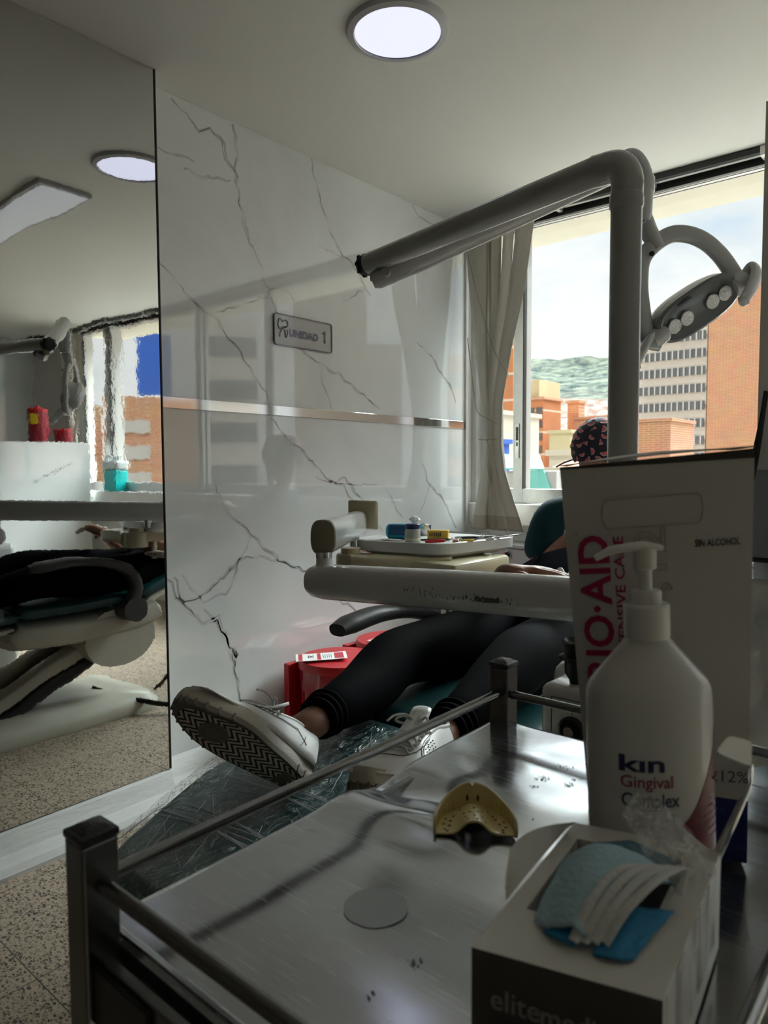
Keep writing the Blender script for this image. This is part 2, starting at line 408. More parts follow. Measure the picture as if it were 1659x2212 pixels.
def scratched():
    mt = mat('tray_steel', (.50, .525, .56), .16, .95); t = mt.node_tree; b = t.nodes['Principled BSDF']
    c = N(t, 'ShaderNodeTexCoord')
    h = None
    for i, (rz, s) in enumerate(((.4, (2.5, 330, 1)), (1.9, (3, 400, 1)), (2.7, (2.2, 300, 1)), (1.2, (3.5, 420, 1)), (2.3, (2.6, 360, 1)), (.9, (2, 380, 1)))):
        mp = N(t, 'ShaderNodeMapping'); mp.inputs['Rotation'].default_value = (0, 0, rz); mp.inputs['Scale'].default_value = s
        n = N(t, 'ShaderNodeTexNoise'); n.inputs['Scale'].default_value = 4; n.inputs['Detail'].default_value = 3; n.inputs['Distortion'].default_value = .35
        g = N(t, 'ShaderNodeMath', operation='GREATER_THAN'); g.inputs[1].default_value = .715
        t.links.new(c.outputs['Object'], mp.inputs[0]); t.links.new(mp.outputs[0], n.inputs['Vector']); t.links.new(n.outputs['Fac'], g.inputs[0])
        if h is None: h = g.outputs[0]
        else:
            ad = N(t, 'ShaderNodeMath', operation='MAXIMUM'); t.links.new(h, ad.inputs[0]); t.links.new(g.outputs[0], ad.inputs[1]); h = ad.outputs[0]
    sm = N(t, 'ShaderNodeTexNoise'); sm.inputs['Scale'].default_value = 9; sm.inputs['Detail'].default_value = 8; sm.inputs['Roughness'].default_value = .65
    t.links.new(c.outputs['Object'], sm.inputs['Vector'])
    rr = N(t, 'ShaderNodeMapRange'); rr.inputs['From Min'].default_value = .3; rr.inputs['From Max'].default_value = .7; rr.inputs['To Min'].default_value = .09; rr.inputs['To Max'].default_value = .22
    t.links.new(sm.outputs['Fac'], rr.inputs['Value'])
    mxx = N(t, 'ShaderNodeMath', operation='MULTIPLY_ADD'); mxx.inputs[1].default_value = .22; t.links.new(h, mxx.inputs[0]); t.links.new(rr.outputs[0], mxx.inputs[2])
    t.links.new(mxx.outputs[0], b.inputs['Roughness'])
    cm = N(t, 'ShaderNodeMix', data_type='RGBA'); cm.inputs['A'].default_value = (.50, .525, .56, 1); cm.inputs['B'].default_value = (.66, .67, .69, 1)
    t.links.new(h, cm.inputs['Factor']); t.links.new(cm.outputs['Result'], b.inputs['Base Color'])
    bp = N(t, 'ShaderNodeBump'); bp.inputs['Strength'].default_value = .06; bp.inputs['Distance'].default_value = .002
    t.links.new(sm.outputs['Fac'], bp.inputs['Height']); t.links.new(bp.outputs[0], b.inputs['Normal'])
    return mt
M['traysteel'] = scratched()
M['tube'] = mat('trolley_tube', (.20, .20, .198), .22, 1, var=.15, vscale=30)
M['post'] = mat('trolley_post_steel', (.17, .172, .175), .26, 1, var=.2, vscale=25)
def mirror_mat():
    mt = mat('mirror', (.70, .71, .70), .015, 1, bump=.016, bscale=34, aniso=(1, 1, .7)); return mt
M['mirror'] = mirror_mat()
# ------------------------------------------------------------------ the room
XL, YW = -2.17, 3.36
bm = B(); box(bm, (-2.4, -2.6, -.12), (3.4, 3.6, 0)); struct('floor', bm, M['terrazzo'])
bm = B(); box(bm, (-2.4, -2.6, 2.4), (3.4, 3.44, 2.52)); struct('ceiling', bm, M['ceiling'])
bm = B(); box(bm, (XL-.12, -2.6, 0), (XL-.012, 3.44, 2.4)); struct('wall_left', bm, M['plaster'])
bm = B(); box(bm, (3.2, -2.6, 0), (3.32, 3.44, 2.4)); struct('wall_right', bm, M['marble'])
bm = B(); box(bm, (-2.4, -2.6, 0), (3.4, -2.48, 2.4)); struct('wall_back', bm, M['plaster'])
# the window wall: parapet below, pier right of the window
bm = B(); box(bm, (XL, YW, 0), (3.32, YW+.16, .82)); box(bm, (2.35, YW, .82), (3.32, YW+.16, 2.4))
struct('wall_front', bm, M['plaster'])
bm = B(); box(bm, (XL-.1, YW+.06, 2.395), (2.4, 3.77, 2.52)); struct('trim_lintel', bm, M['concrete'])
bm = B(); box(bm, (XL, YW-.10, .82), (2.35, YW+.1, .932), .006); box(bm, (XL, YW-.03, .73), (2.35, YW, .82)); struct('trim_sill', bm, M['white'])

# marble cladding: two glossy panels with inlaid veins, chrome strip between
def veins(bm, lines, X, mi_d=1, mi_s=2):
    for ln, wd, soft in lines:
        pts = [onX(x, y, X) for x, y in ln]
        dense = []
        for a, b in zip(pts, pts[1:]):
            n = max(2, int((b-a).length/.018))
            for k in range(n):
                p = a.lerp(b, k/n); q = noise.noise_vector(p*22)*.016 + noise.noise_vector(p*70)*.006
                dense.append(Vector((X, p.y+q.y, p.z+q.z)))
        dense.append(pts[-1]); n = len(dense)
        for layer in ((0, 1) if not soft else (0,)):
            L_, R2 = [], []
            for i, p in enumerate(dense):
                a = dense[max(0, i-1)]; b = dense[min(n-1, i+1)]; t = (b-a).normalized(); nn = Vector((0, -t.z, t.y))
                env = math.sin(PI*min(1, (i+.6)/n*1.0))**.4
                ww = wd*env*(.6+1.1*abs(noise.noise(p*18+Vector((3, 1, 2)))))*(3.4 if layer == 0 else 1.15)
                off = XL + (.0004 if layer == 0 else .0008) - X
                sh = Vector((off, 0, 0)) + (nn*wd*1.2*noise.noise(p*30) if layer == 0 else Vector())
                L_.append(bm.verts.new(p+nn*ww/2+sh)); R2.append(bm.verts.new(p-nn*ww/2+sh))
            for i in range(n-1):
                f = bm.faces.new((L_[i], L_[i+1], R2[i+1], R2[i])); f.material_index = mi_s if layer == 0 else mi_d
V_up = [([(372, 208), (400, 245), (432, 286), (452, 276), (475, 300), (490, 340), (507, 372), (515, 420), (530, 490), (548, 545), (570, 600), (583, 625)], .006, 0),
        ([(503, 266), (506, 300), (513, 345), (507, 372)], .005, 0),
        ([(336, 558), (365, 590), (398, 630), (430, 658), (458, 678), (470, 690), (520, 765), (560, 830), (585, 880)], .005, 0),
        ([(458, 678), (530, 655), (575, 640), (583, 625), (610, 620), (635, 650)], .004, 0),
        ([(673, 345), (682, 395), (700, 460), (718, 510), (738, 550), (760, 570), (790, 622), (800, 640)], .005, 0),
        ([(690, 530), (738, 555)], .003, 1), ([(740, 655), (790, 622)], .003, 1),
        ([(395, 368), (440, 382), (498, 390)], .004, 1), ([(340, 315), (380, 335), (420, 350)], .003, 1),
        ([(583, 640), (600, 690), (650, 760), (690, 785), (730, 810), (780, 850), (820, 885)], .005, 0),
        ([(690, 785), (700, 840), (720, 890)], .004, 1),
        ([(890, 440), (905, 470), (935, 485), (960, 520), (990, 560)], .004, 0),
        ([(900, 740), (930, 770), (948, 800), (970, 830), (985, 870)], .004, 0)]
V_lo = [([(585, 900), (620, 945), (680, 1000), (720, 1045), (745, 1035), (790, 1090), (830, 1150)], .005, 0),
        ([(680, 1030), (745, 1050), (775, 1110)], .004, 0), ([(720, 1045), (830, 1050), (870, 1120)], .003, 1),
        ([(462, 1040), (490, 1100), (540, 1150), (600, 1210), (660, 1235), (700, 1280), (740, 1300), (790, 1330)], .005, 0),
        ([(370, 1250), (400, 1300), (430, 1290), (470, 1260), (520, 1210), (560, 1200), (600, 1212)], .006, 0),
        ([(350, 1235), (385, 1290), (410, 1320), (440, 1345), (470, 1330), (510, 1420), (500, 1400), (512, 1470), (520, 1530)], .006, 0),
        ([(395, 1240), (440, 1300), (490, 1280), (540, 1160)], .004, 1),
        ([(440, 1310), (475, 1350), (490, 1390), (508, 1440)], .005, 1),
        ([(910, 1000), (930, 1050), (960, 1080), (985, 1140)], .004, 0), ([(930, 1050), (900, 1120)], .003, 1),
        ([(600, 1212), (680, 1240), (720, 1300)], .003, 1)]
zs0, zs1 = 1.333, 1.372
bm = B(); box(bm, (XL-.011, 1.30, zs1), (XL, 3.224, 2.399)); veins(bm, V_up, XL); bm.faces.layers.int.new('keep')
struct('wall_left_upper_panel', bm, [M['marble'], M['vein'], M['veinsoft']])
bm = B(); box(bm, (XL-.011, 1.30, .10), (XL, 3.224, zs0)); veins(bm, V_lo, XL); bm.faces.layers.int.new('keep')
struct('wall_left_lower_panel', bm, [M['marble'], M['vein'], M['veinsoft']])
bm = B(); box(bm, (XL-.011, 1.30, zs0), (XL+.004, 3.224, zs1), .001)
for e_ in [0]: pass
struct('trim_1', bm, M['chrome'])
bm = B(); box(bm, (XL-.011, 3.224, .1), (XL+.012, 3.245, 2.399)); box(bm, (XL-.011, 3.31, .93), (XL+.02, YW+.03, 2.3)); struct('trim_2', bm, M['alu'])

# cove bases of poured terrazzo paint
def cove(name, x, y0, y1, h, d):
    bm = B(); prof = [(0, 0), (d, 0), (d, .012), (d-.012, .03), (d*.45, h*.45), (.012, h-.012), (0, h)]
    vs = [[bm.verts.new((x+px_+ .0015*noise.noise(Vector((yy*9, pz*30, 0))), yy, pz)) for px_, pz in prof] for yy in [y0+(y1-y0)*k/40 for k in range(41)]]
    for a, b in zip(vs, vs[1:]):
        for k in range(len(prof)-1): bm.faces.new((a[k], a[k+1], b[k+1], b[k]))
    bm.faces.new(vs[0]); bm.faces.new(vs[-1][::-1])
    return struct(name, bm, M['base'])
M['base'] = mat('base_grey_paint', (.56, .56, .55), .5, var=.22, vscale=7, bump=.5, bscale=18, aniso=(4, .8, 4))
cove('baseboard_left', XL, 1.30, 3.36, .105, .10)
cove('baseboard_mirror', -2.085, -2.4, 1.318, .11, .085)

# projecting wall behind the mirror
bm = B(); box(bm, (XL-.012, -2.5, 0), (-2.087, 1.312, 2.4)); struct('wall_left_projection', bm, M['plaster'])
# mirror: a slightly bowed sheet
mt_ = thing('wall_mirror', 'tall slightly rippled mirror sheet covering the wall at the left', 'mirror', (-2.08, .6, .11))
bm = B(); ys = [1.318-.01*k for k in range(370)]
def mx_(y):
    s = 1.318-y; q = min(s, .14)
    return -2.080+.0085*(.5*q*q/.14+min(max(0, s-.14), 1.2))+.00012*math.sin(s*31)*min(1, s*6)
A = [bm.verts.new((mx_(y), y, .108)) for y in ys]; Bv = [bm.verts.new((mx_(y), y, 2.398)) for y in ys]
for k in range(len(ys)-1): bm.faces.new((A[k], A[k+1], Bv[k+1], Bv[k]))
bm.faces.layers.int.new('keep')
o = obj('mirror_glass', bm, M['mirror'], mt_, True)
bm = B(); box(bm, (-2.086, 1.317, .108), (-2.076, 1.321, 2.398)); obj('edge_trim', bm, M['blackmetal'], mt_)

# window frames and panes (one window: its members and panes)
def window(name, x0, x1, zb=.935, zt=2.395):
    bm = B()
    for a, b in ((x0, x0+.058), (x1-.058, x1)): box(bm, (a, YW, zb), (b, YW+.05, zt), .002)
    box(bm, (x0+.058, YW, zb), (x1-.058, YW+.05, zb+.075), .002); box(bm, (x0+.058, YW, zt-.03), (x1-.058, YW+.05, zt), .002)
    o = struct(name, bm, M['alu'])
    bm = B(); box(bm, (x0+.058, YW+.02, zb+.075), (x1-.058, YW+.024, zt-.03)); obj('pane', bm, M['glass'], o)
    bm = B()
    for a in (x0+.056, x1-.060): box(bm, (a, YW-.001, zb+.073), (a+.006, YW+.018, zt-.028))
    obj('seal', bm, M['black'], o)
    return o
wns = [(-2.165, -1.87), (-1.932, -.40), (-.46, .42), (.36, 1.79), (1.73, 2.35)]
for i, (a, b) in enumerate(wns):
    wn = window('window_%d' % (i+1), a, b)
    if i % 2: wn.location.y -= .028
# latch plate on the second sash
bm = B(); box(bm, (-1.918, YW-.034, 1.17), (-1.893, YW-.027, 1.355), .002); lp = obj('latch_plate', bm, M['steel'], bpy.data.objects['window_2'])
bm = B(); box(bm, (-1.911, YW-.036, 1.265), (-1.899, YW-.0335, 1.335)); box(bm, (-1.909, YW-.036, 1.235), (-1.901, YW-.0335, 1.255)); obj('latch_slot', bm, M['black'], lp)

# double curtain rail
rl = thing('curtain_rail', 'black double curtain rail along the ceiling above the window', 'curtain rail', (0, 3.24, 2.36))
for nm, y, z0, z1 in (('track', 3.21, 2.372, 2.399), ('track', 3.27, 2.345, 2.378)):
    bm = B(); box(bm, (XL+.01, y-.014, z0), (3.1, y+.014, z1), .002); obj(nm, bm, M['blackmetal'], rl)
for k in range(11):
    bm = B(); box(bm, (XL+.08+k*.45, 3.195, 2.36), (XL+.1+k*.45, 3.285, 2.399)); obj('bracket', bm, M['alu'], rl)
cb = B()
for dz in (0, .012): tube(cb, [(XL, 3.33, 2.345+dz), (.0, 3.33, 2.349+dz), (1.9, 3.33, 2.345+dz)], .0018, 6)
tag(obj('cable', cb, M['black']), 'pair of thin black cables stretched along the beam over the window', 'cable')

# cupboard under the window
cbd = thing('base_cabinet', 'low white cupboard run under the window with a round finger hole', 'cabinet', (-1.2, 3.25, 0))
bm = B(); box(bm, (XL+.02, 3.20, .08), (-.2, 3.33, .71), .003); obj('body', bm, M['cabinet'], cbd)
bm = B(); box(bm, (XL+.01, 3.17, .71), (-.19, 3.33, .728), .003); obj('top', bm, M['cabinet'], cbd)
for x0, x1 in ((-2.13, -1.62), (-1.61, -.92), (-.91, -.22)):
    bm = B(); box(bm, (x0, 3.178, .1), (x1, 3.198, .705), .003); d = obj('door', bm, M['cabinet'], cbd)
    bm = B(); lathe(bm, [(.021, 0), (.024, .002), (.021, .004), (.017, .003)], (x0+.26, 3.176, .672), 24, rot=Matrix.Rotation(R_(90), 3, 'X')); obj('finger_hole', bm, M['steel'], d)
    bm = B(); cyl(bm, (x0+.26, 3.177, .672), (x0+.26, 3.1715, .672), .0165); obj('hole', bm, M['black'], d)

# ceiling lamps
def round_lamp(x, y, label):
    t = thing('ceiling_lamp', label, 'ceiling lamp', (x, y, 2.4), 'round flush ceiling lamps')
    bm = B(); lathe(bm, [(.126, -.012), (.129, -.016), (.146, -.012), (.153, 0), (.126, 0)], (x, y, 2.4), 64, cap=False); obj('ring', bm, M['lampring'], t, True)
    bm = B(); lathe(bm, [(.001, -.009), (.127, -.009), (.127, -.004), (.001, -.004)], (x, y, 2.4), 64); obj('diffuser', bm, M['lampon'], t)
M['lampring'] = mat('lamp_ring', (.42, .42, .43), .4)
M['lampon'] = mat('lamp_diffuser', (.1, .1, .1), .5, emit=(.78, .80, 1.0), es=.95)
M['panelon'] = mat('panel_diffuser', (.45, .47, .48), .6, emit=(.9, .95, 1.0), es=.25)
round_lamp(-1.362, 1.672, 'round flush ceiling lamp glowing white above the dental chair')
t = thing('ceiling_panel', 'rectangular pale ceiling light panel seen only in the mirror', 'ceiling lamp', (-.3, 1.6, 2.4))
bm = B(); box(bm, (-.95, 1.48, 2.380), (.30, 1.73, 2.40), .004); obj('frame', bm, M['lampring'], t)
bm = B(); box(bm, (-.93, 1.50, 2.377), (.28, 1.71, 2.381)); obj('diffuser', bm, M['panelon'], t)

# door sign
sg = thing('door_sign', 'small clear acrylic sign reading UNIDAD 1 with a tooth outline', 'sign', (XL, 2.04, 1.675))
M['acrylic'] = mat('sign_acrylic', (.46, .46, .46), .06, coat=.3)
M['signedge'] = mat('sign_edge', (.16, .17, .19), .1, .7)
M['signtext'] = mat('sign_lettering', (.12, .12, .16), .12, .8)
sy0, sy1, sz0, sz1 = 1.878, 2.202, 1.612, 1.737
def rrect(u0, u1, v0, v1, r, n=6):
    o = []
    for cx, cy, a0 in ((u1-r, v1-r, 0), (u0+r, v1-r, 90), (u0+r, v0+r, 180), (u1-r, v0+r, 270)):
        for k in range(n+1):
            a = R_(a0+90*k/n); o.append((cx+r*math.cos(a), cy+r*math.sin(a)))
    return o
def prism(bm, pts2, fn, h, mi=0):
    a = [bm.verts.new(fn(u, v, 0)) for u, v in pts2]; b = [bm.verts.new(fn(u, v, h)) for u, v in pts2]; n = len(a)
    fs = [bm.faces.new(b), bm.faces.new(a[::-1])]+[bm.faces.new((a[i], a[(i+1) % n], b[(i+1) % n], b[i])) for i in range(n)]
    for f in fs: f.material_index = mi
bm = B(); prism(bm, rrect(sy0, sy1, sz0, sz1, .014), lambda u, v, h: Vector((XL+.001+h, u, v)), .006); obj('plate', bm, M['acrylic'], sg)
bm = B(); o_, i_ = rrect(sy0, sy1, sz0, sz1, .014), rrect(sy0+.004, sy1-.004, sz0+.004, sz1-.004, .011)
for k in range(len(o_)):
    k2 = (k+1) % len(o_); q = [bm.verts.new((XL+.0105, *o_[k])), bm.verts.new((XL+.0105, *o_[k2])), bm.verts.new((XL+.0105, *i_[k2])), bm.verts.new((XL+.0105, *i_[k]))]; bm.faces.new(q)
    q = [bm.verts.new((XL+.0105, *o_[k])), bm.verts.new((XL+.0105, *o_[k2])), bm.verts.new((XL+.002, *o_[k2])), bm.verts.new((XL+.002, *o_[k]))]; bm.faces.new(q)
obj('edge', bm, M['signedge'], sg)
def sgf(a0, a1, b0, b1): return lambda u, v: Vector((XL+.0085, a0+(a1-a0)*u, b0+(b1-b0)*v))
text_obj('lettering', 'UNIDAD', sgf(1.958, 2.120, 1.652, 1.683), M['signtext'], sg, .045)
bm = B(); prism(bm, [(2.154, 1.650), (2.163, 1.650), (2.163, 1.700), (2.156, 1.700), (2.144, 1.691), (2.147, 1.686), (2.154, 1.690)], lambda u, v, h: Vector((XL+.0072+h, u, v)), .0015); obj('number', bm, M['signtext'], sg)
# taller 1 is drawn by the same lettering; tooth outline beside it
bm = B(); tz = lambda y, z: Vector((XL+.0095, 1.898+y*.052, 1.645+z*.070))
tube(bm, spline([tz(.02, .78), tz(.12, 1), tz(.4, .92), tz(.5, .86), tz(.7, .98), tz(.95, .9), tz(.98, .66), tz(.7, .55), tz(.4, .45), tz(.2, .2), tz(.18, 0)], 6), .0017, 8)
tube(bm, spline([tz(.02, .78), tz(.02, .6), tz(.2, .45), tz(.5, .58), tz(.95, .62)], 6), .0017, 8)
tube(bm, spline([tz(.55, .42), tz(.72, .35), tz(.8, 0), tz(.98, .3), tz(.9, .48)], 6), .0015, 8)
obj('tooth_outline', bm, M['signtext'], sg, True)

# low marble partition on the far right side (seen in the mirror) and what stands on it
bm = B(); box(bm, (1.90, 1.7, 0), (2.02, 3.2, 1.36), .002)
rnd_ = random.Random(4)
for y0, z0, dy, dz in ((2.75, 1.32, -.03, -.5), (2.72, 1.02, .28, .16), (2.35, 1.2, -.3, -.35), (2.1, 1.3, .05, -.6)):
    P_ = []
    for k in range(15):
        s_ = k/14; P_.append((y0+dy*s_+.018*noise.noise(Vector((s_*6, y0*9, 1))), z0+dz*s_+.018*noise.noise(Vector((s_*6, z0*9, 4)))))
    for (a_, b_), (c_, d_) in zip(P_, P_[1:]):
        w_ = .003+.004*rnd_.random(); f = bm.faces.new([bm.verts.new((1.8993, a_, b_-w_)), bm.verts.new((1.8993, c_, d_-w_)), bm.verts.new((1.8993, c_, d_+w_)), bm.verts.new((1.8993, a_, b_+w_))]); f.material_index = 1
bm.faces.layers.int.new('keep'); struct('wall_partition', bm, [M['marble'], M['vein']])
def tub(x, y, z, r, h, label, lab=False):
    t = thing('sharps_container', label, 'container', (x, y, z), 'red sharps containers on the low marble wall')
    bm = B(); lathe(bm, [(r*.92, 0), (r, .01), (r, h*.86), (r*.97, h*.9)], (x, y, z), 32); obj('body', bm, M['darkred'], t, True)
    bm = B(); lathe(bm, [(r*1.04, h*.86), (r*1.04, h*.93), (r*.9, h*.95), (r*.35, h*.96), (r*.35, h), (.001, h)], (x, y, z), 32); obj('lid', bm, M['red'], t, True)
    if lab:
        bm = B()
        for k in range(6):
            a0, a1 = R_(200+k*9), R_(209+k*9)
            q = [bm.verts.new((x+r*1.01*math.cos(a), y+r*1.01*math.sin(a), z+zz)) for a, zz in ((a0, h*.5), (a1, h*.5), (a1, h*.78), (a0, h*.78))]; bm.faces.new(q)
        obj('label', bm, M['yellow'], t)
tub(1.96, 2.80, 1.361, .075, .30, 'tall dark red sharps container with yellow label, standing on the low marble wall', True)
tub(1.96, 2.97, 1.361, .05, .12, 'small red sharps container beside the taller one on the low marble wall')
jg = thing('liquid_jug', 'clear jug of turquoise liquid standing on the window sill, seen in the mirror', 'jug', (1.67, 3.2, .93))
bm = B(); box(bm, (1.58, 3.265, .934), (1.76, 3.345, 1.12), .012); obj('liquid', bm, M['jug'], jg)
bm = B(); box(bm, (1.57, 3.262, 1.12), (1.77, 3.348, 1.20), .02); cyl(bm, (1.62, 3.305, 1.2), (1.62, 3.305, 1.24), .022); tube(bm, spline([(1.67, 3.305, 1.2), (1.69, 3.305, 1.24), (1.73, 3.305, 1.24), (1.76, 3.305, 1.19)], 5), .009, 8); obj('jug_top', bm, M['jugclear'], jg)

# vertical blinds, gathered
def blind(x, label, sgn=1, n=11):
    t = thing('vertical_blind', label, 'curtain', (x, 3.17, 2.36))
    prof = [(2.345, .215), (2.0, .17), (1.7, .105), (1.45, .052), (1.25, .044), (1.12, .065), (.95, .12), (.80, .165)]
    shift = [0, -.01, -.03, -.035, -.03, -.025, -.015, -.005]
    for k in range(n):
        u = (k/(n-1))*2-1
        wv = .105 if k in (n-1,) else (.085 if k in (0, 2) else .045)
        def P3(s, v, u=u, wv=wv, k=k):
            i = v*(len(prof)-1); a = min(int(i), len(prof)-2); f = i-a; f = f*f*(3-2*f)
            z = prof[a][0]+(prof[a+1][0]-prof[a][0])*f; hw = prof[a][1]+(prof[a+1][1]-prof[a][1])*f; sh = shift[a]+(shift[a+1]-shift[a])*f
            pin = hw/.215; ww = wv*(.45+.55*pin)
            return Vector((x+sgn*(u*hw*.8+sh)+(s-.5)*ww+.006*math.sin(v*9+k), 3.172+.028*math.sin(k*2.4)+(s-.5)*(.03*(1 if k % 2 else -1)*(1 if wv < .06 else .3))-.006*k/n, z))
        bm = B(); vs = grid(bm, P3, 3, 42)
        o = obj('vane', bm, [M['curtain'], M['hem']], t, True); solid(o, .0012, 0)
        for p in o.data.polygons:
            if p.center.z < .872: p.material_index = 1
    bm = B(); tube(bm, spline([(x-.05*sgn-.14, 3.13, 2.33), (x-.10, 3.128, 2.0), (x-.0, 3.12, 1.72), (x+.075*sgn, 3.122, 1.6), (x+.07, 3.15, 1.58)], 6), .0022, 6)
    tube(bm, spline([(x-.17, 3.14, 1.8), (x-.12, 3.13, 1.5), (x-.09, 3.12, 1.405), (x-.03, 3.105, 1.375), (x+.02, 3.12, 1.345)], 6), .0024, 6)
    tube(bm, [(x-.09, 3.13, 1.268), (x-.04, 3.108, 1.264), (x+.02, 3.125, 1.268)], .003, 6)
    tube(bm, spline([(x-.03, 3.108, 1.264), (x-.01, 3.105, 1.2), (x-.02, 3.105, 1.12), (x+.0, 3.105, 1.04)], 6), .002, 6)
    obj('tie_cord', bm, M['cord'], t)
    for kx in (-.10, -.04, .06, .11):
        bm = B()
        for q in range(9): lathe(bm, [(.0005, -.0022), (.0022, 0), (.0005, .0022)], (x+kx+.012*math.sin(q*.5), 3.15, .795-q*.0072), 6)
        obj('bead_chain', bm, M['cord'], t)['kind'] = 'stuff'
blind(-1.925, 'gathered pale vertical blinds tied with cord, beside the marble wall')
blind(2.2, 'gathered pale vertical blinds at the far right end of the window, seen in the mirror', -1, 9)

# ------------------------------------------------------------------ the town outside
def outm(name, col, var=.08, vs=.4, **k): return mat(name, col, .9, var=var, vscale=vs, **k)
def brick_mat(name, c1, c2, mortar, sx, row=.25, ms=.02, wd=.5):
    mt = mat(name, c1, .9); t = mt.node_tree; b = t.nodes['Principled BSDF']
    c = N(t, 'ShaderNodeTexCoord'); mp = N(t, 'ShaderNodeMapping'); mp.inputs['Rotation'].default_value = (R_(90), 0, 0)
    br = N(t, 'ShaderNodeTexBrick'); br.inputs['Color1'].default_value = (*c1, 1); br.inputs['Color2'].default_value = (*c2, 1); br.inputs['Mortar'].default_value = (*mortar, 1)
    br.inputs['Scale'].default_value = 1; br.inputs['Brick Width'].default_value = wd; br.inputs['Row Height'].default_value = row; br.inputs['Mortar Size'].default_value = ms
    t.links.new(c.outputs['Object'], mp.inputs[0]); t.links.new(mp.outputs[0], br.inputs['Vector'])
    n = N(t, 'ShaderNodeTexNoise'); n.inputs['Scale'].default_value = .5; n.inputs['Detail'].default_value = 6
    mm = N(t, 'ShaderNodeMix', data_type='RGBA', blend_type='MULTIPLY'); mm.inputs['Factor'].default_value = .35
    t.links.new(c.outputs['Object'], n.inputs['Vector']); t.links.new(n.outputs['Color'], mm.inputs['B']); t.links.new(br.outputs['Color'], mm.inputs['A'])
    t.links.new(mm.outputs['Result'], b.inputs['Base Color']); return mt
M['brickwall'] = brick_mat('orange_brick', (.50, .24, .125), (.45, .205, .105), (.58, .37, .25), 1, .25, .05, 1.1)
M['brickfloor'] = brick_mat('orange_brick_floors', (.52, .20, .08), (.50, .19, .075), (.60, .50, .40), 1, 2.9, .14, 40)
M['stripe'] = outm('pale_concrete_band', (.60, .56, .50), .12, .8)
M['ribbon'] = mat('ribbon_glazing', (.10, .11, .12), .25, var=.8, vscale=1.2, aniso=(3, 1, .1))
M['windark'] = outm('window_dark', (.07, .07, .08), .4, 1)
M['cementy'] = outm('yellow_render', (.45, .39, .24))
M['cementw'] = outm('cream_render', (.52, .47, .38), .1)
M['tealroof'] = outm('turquoise_sheet', (.14, .47, .41), .08, 1, aniso=(.3, .3, 6))
M['tile'] = outm('clay_roof', (.42, .19, .12), .2, 2)
M['greywall'] = outm('grey_render', (.42, .41, .39))
M['brownwall'] = outm('brown_stone', (.20, .17, .14), .2)
M['bluesign'] = outm('blue_hoarding', (.03, .10, .42))
def bbox_building(name, label, px0, px1, ytop, Y, mt, depth=12, zb=-22, extra=None):
    a = onY(px0, ytop, Y); b = onY(px1, ytop, Y); zt = (a.z+b.z)/2
    t = thing(name, label, 'building', ((a.x+b.x)/2, Y+depth/2, zb))
    bm = B(); box(bm, (a.x, Y, zb), (b.x, Y+depth, zt)); obj('walls', bm, mt, t)
    bm = B(); box(bm, (a.x-.2, Y-.2, zt), (b.x+.2, Y+depth+.2, zt+.35)); obj('parapet', bm, mt if mt not in (M['brickfloor'],) else M['brickwall'], t)
    return t, a.x, b.x, zt
# striped office tower with blank brick end
t, x0, x1, zt = bbox_building('office_tower', 'pale concrete office block with dark ribbon windows in even stripes', 1380, 1530, 672, 140.5, M['stripe'], 16, -24)
fl = 35*142/F_
for k in range(15):
    zc = zt-2.0-k*fl
    bm = B(); box(bm, (x0+.1, 139.8, zc-.8), (x1-.15, 140.05, zc+.8)); rb = obj('ribbon_window', bm, M['ribbon'], t)
    bm = B()
    for q in range(12): box(bm, (x0+.3+q*(x1-x0)/12, 139.6, zc-.8), (x0+.55+q*(x1-x0)/12, 139.85, zc+.8))
    obj('fins', bm, M['greywall'], rb)['kind'] = 'stuff'
bbox_building('brick_tower', 'tall windowless orange brick building at the right of the window view', 1533, 1760, 612, 140, M['brickwall'], 17)
bbox_building('brick_house', 'low plain orange brick building in front of the striped office block', 1330, 1449, 912, 80, M['brickwall'], 8)
# brick apartment building with a grid of windows
t, x0, x1, zt = bbox_building('apartment_building', 'orange brick apartment building with a column of small dark windows', 1090, 1174, 866, 85, M['brickfloor'], 5)
for r in range(7):
    for c_ in range(2):
        xc = x0+(x1-x0)*(.70+.20*c_); zc = zt-1.5-r*26*99/F_
        bm = B(); box(bm, (xc-.42, 84.9, zc-.5), (xc+.42, 85.05, zc+.5)); f = obj('window', bm, M['windark'], t)
bm = B(); box(bm, (x0+(x1-x0)*.40, 84.8, -22), (x0+(x1-x0)*.58, 85, zt)); obj('pilaster', bm, M['cementw'], t)
bm = B(); a = onY(1138, 822, 86); b = onY(1165, 822, 86); box(bm, (a.x, 86, zt), (b.x, 92, a.z)); obj('roof_tower', bm, M['cementy'], t)
t, x0, x1, zt = bbox_building('unfinished_tower', 'tall brick tower with pale floor bands behind the gathered blind', 1060, 1109, 700, 70, M['brickfloor'], 1.5)
bbox_building('white_house', 'white rendered house low behind the gathered blind', 1000, 1062, 895, 50, M['cementw'], 8)
bbox_building('blue_house', 'low blue painted house at the left edge of the window view', 1000, 1056, 958, 46, M['bluesign'], 3)
bbox_building('yellow_house', 'low yellow rendered house beside the brick apartment building', 1187, 1232, 936, 70, M['cementy'], 10)
t, *_ = bbox_building('chimney_building', 'slim orange brick stair tower above the watermelon print cap', 1226, 1250, 871, 95, M['brickwall'], 2)
bbox_building('roof_house', 'orange brick house with stepped roofline behind the lamp pole', 1240, 1325, 905, 90, M['brickwall'], 8)
bbox_building('grey_house', 'small grey rendered house below the yellow house', 1187, 1240, 984, 40, M['cementw'], 6)
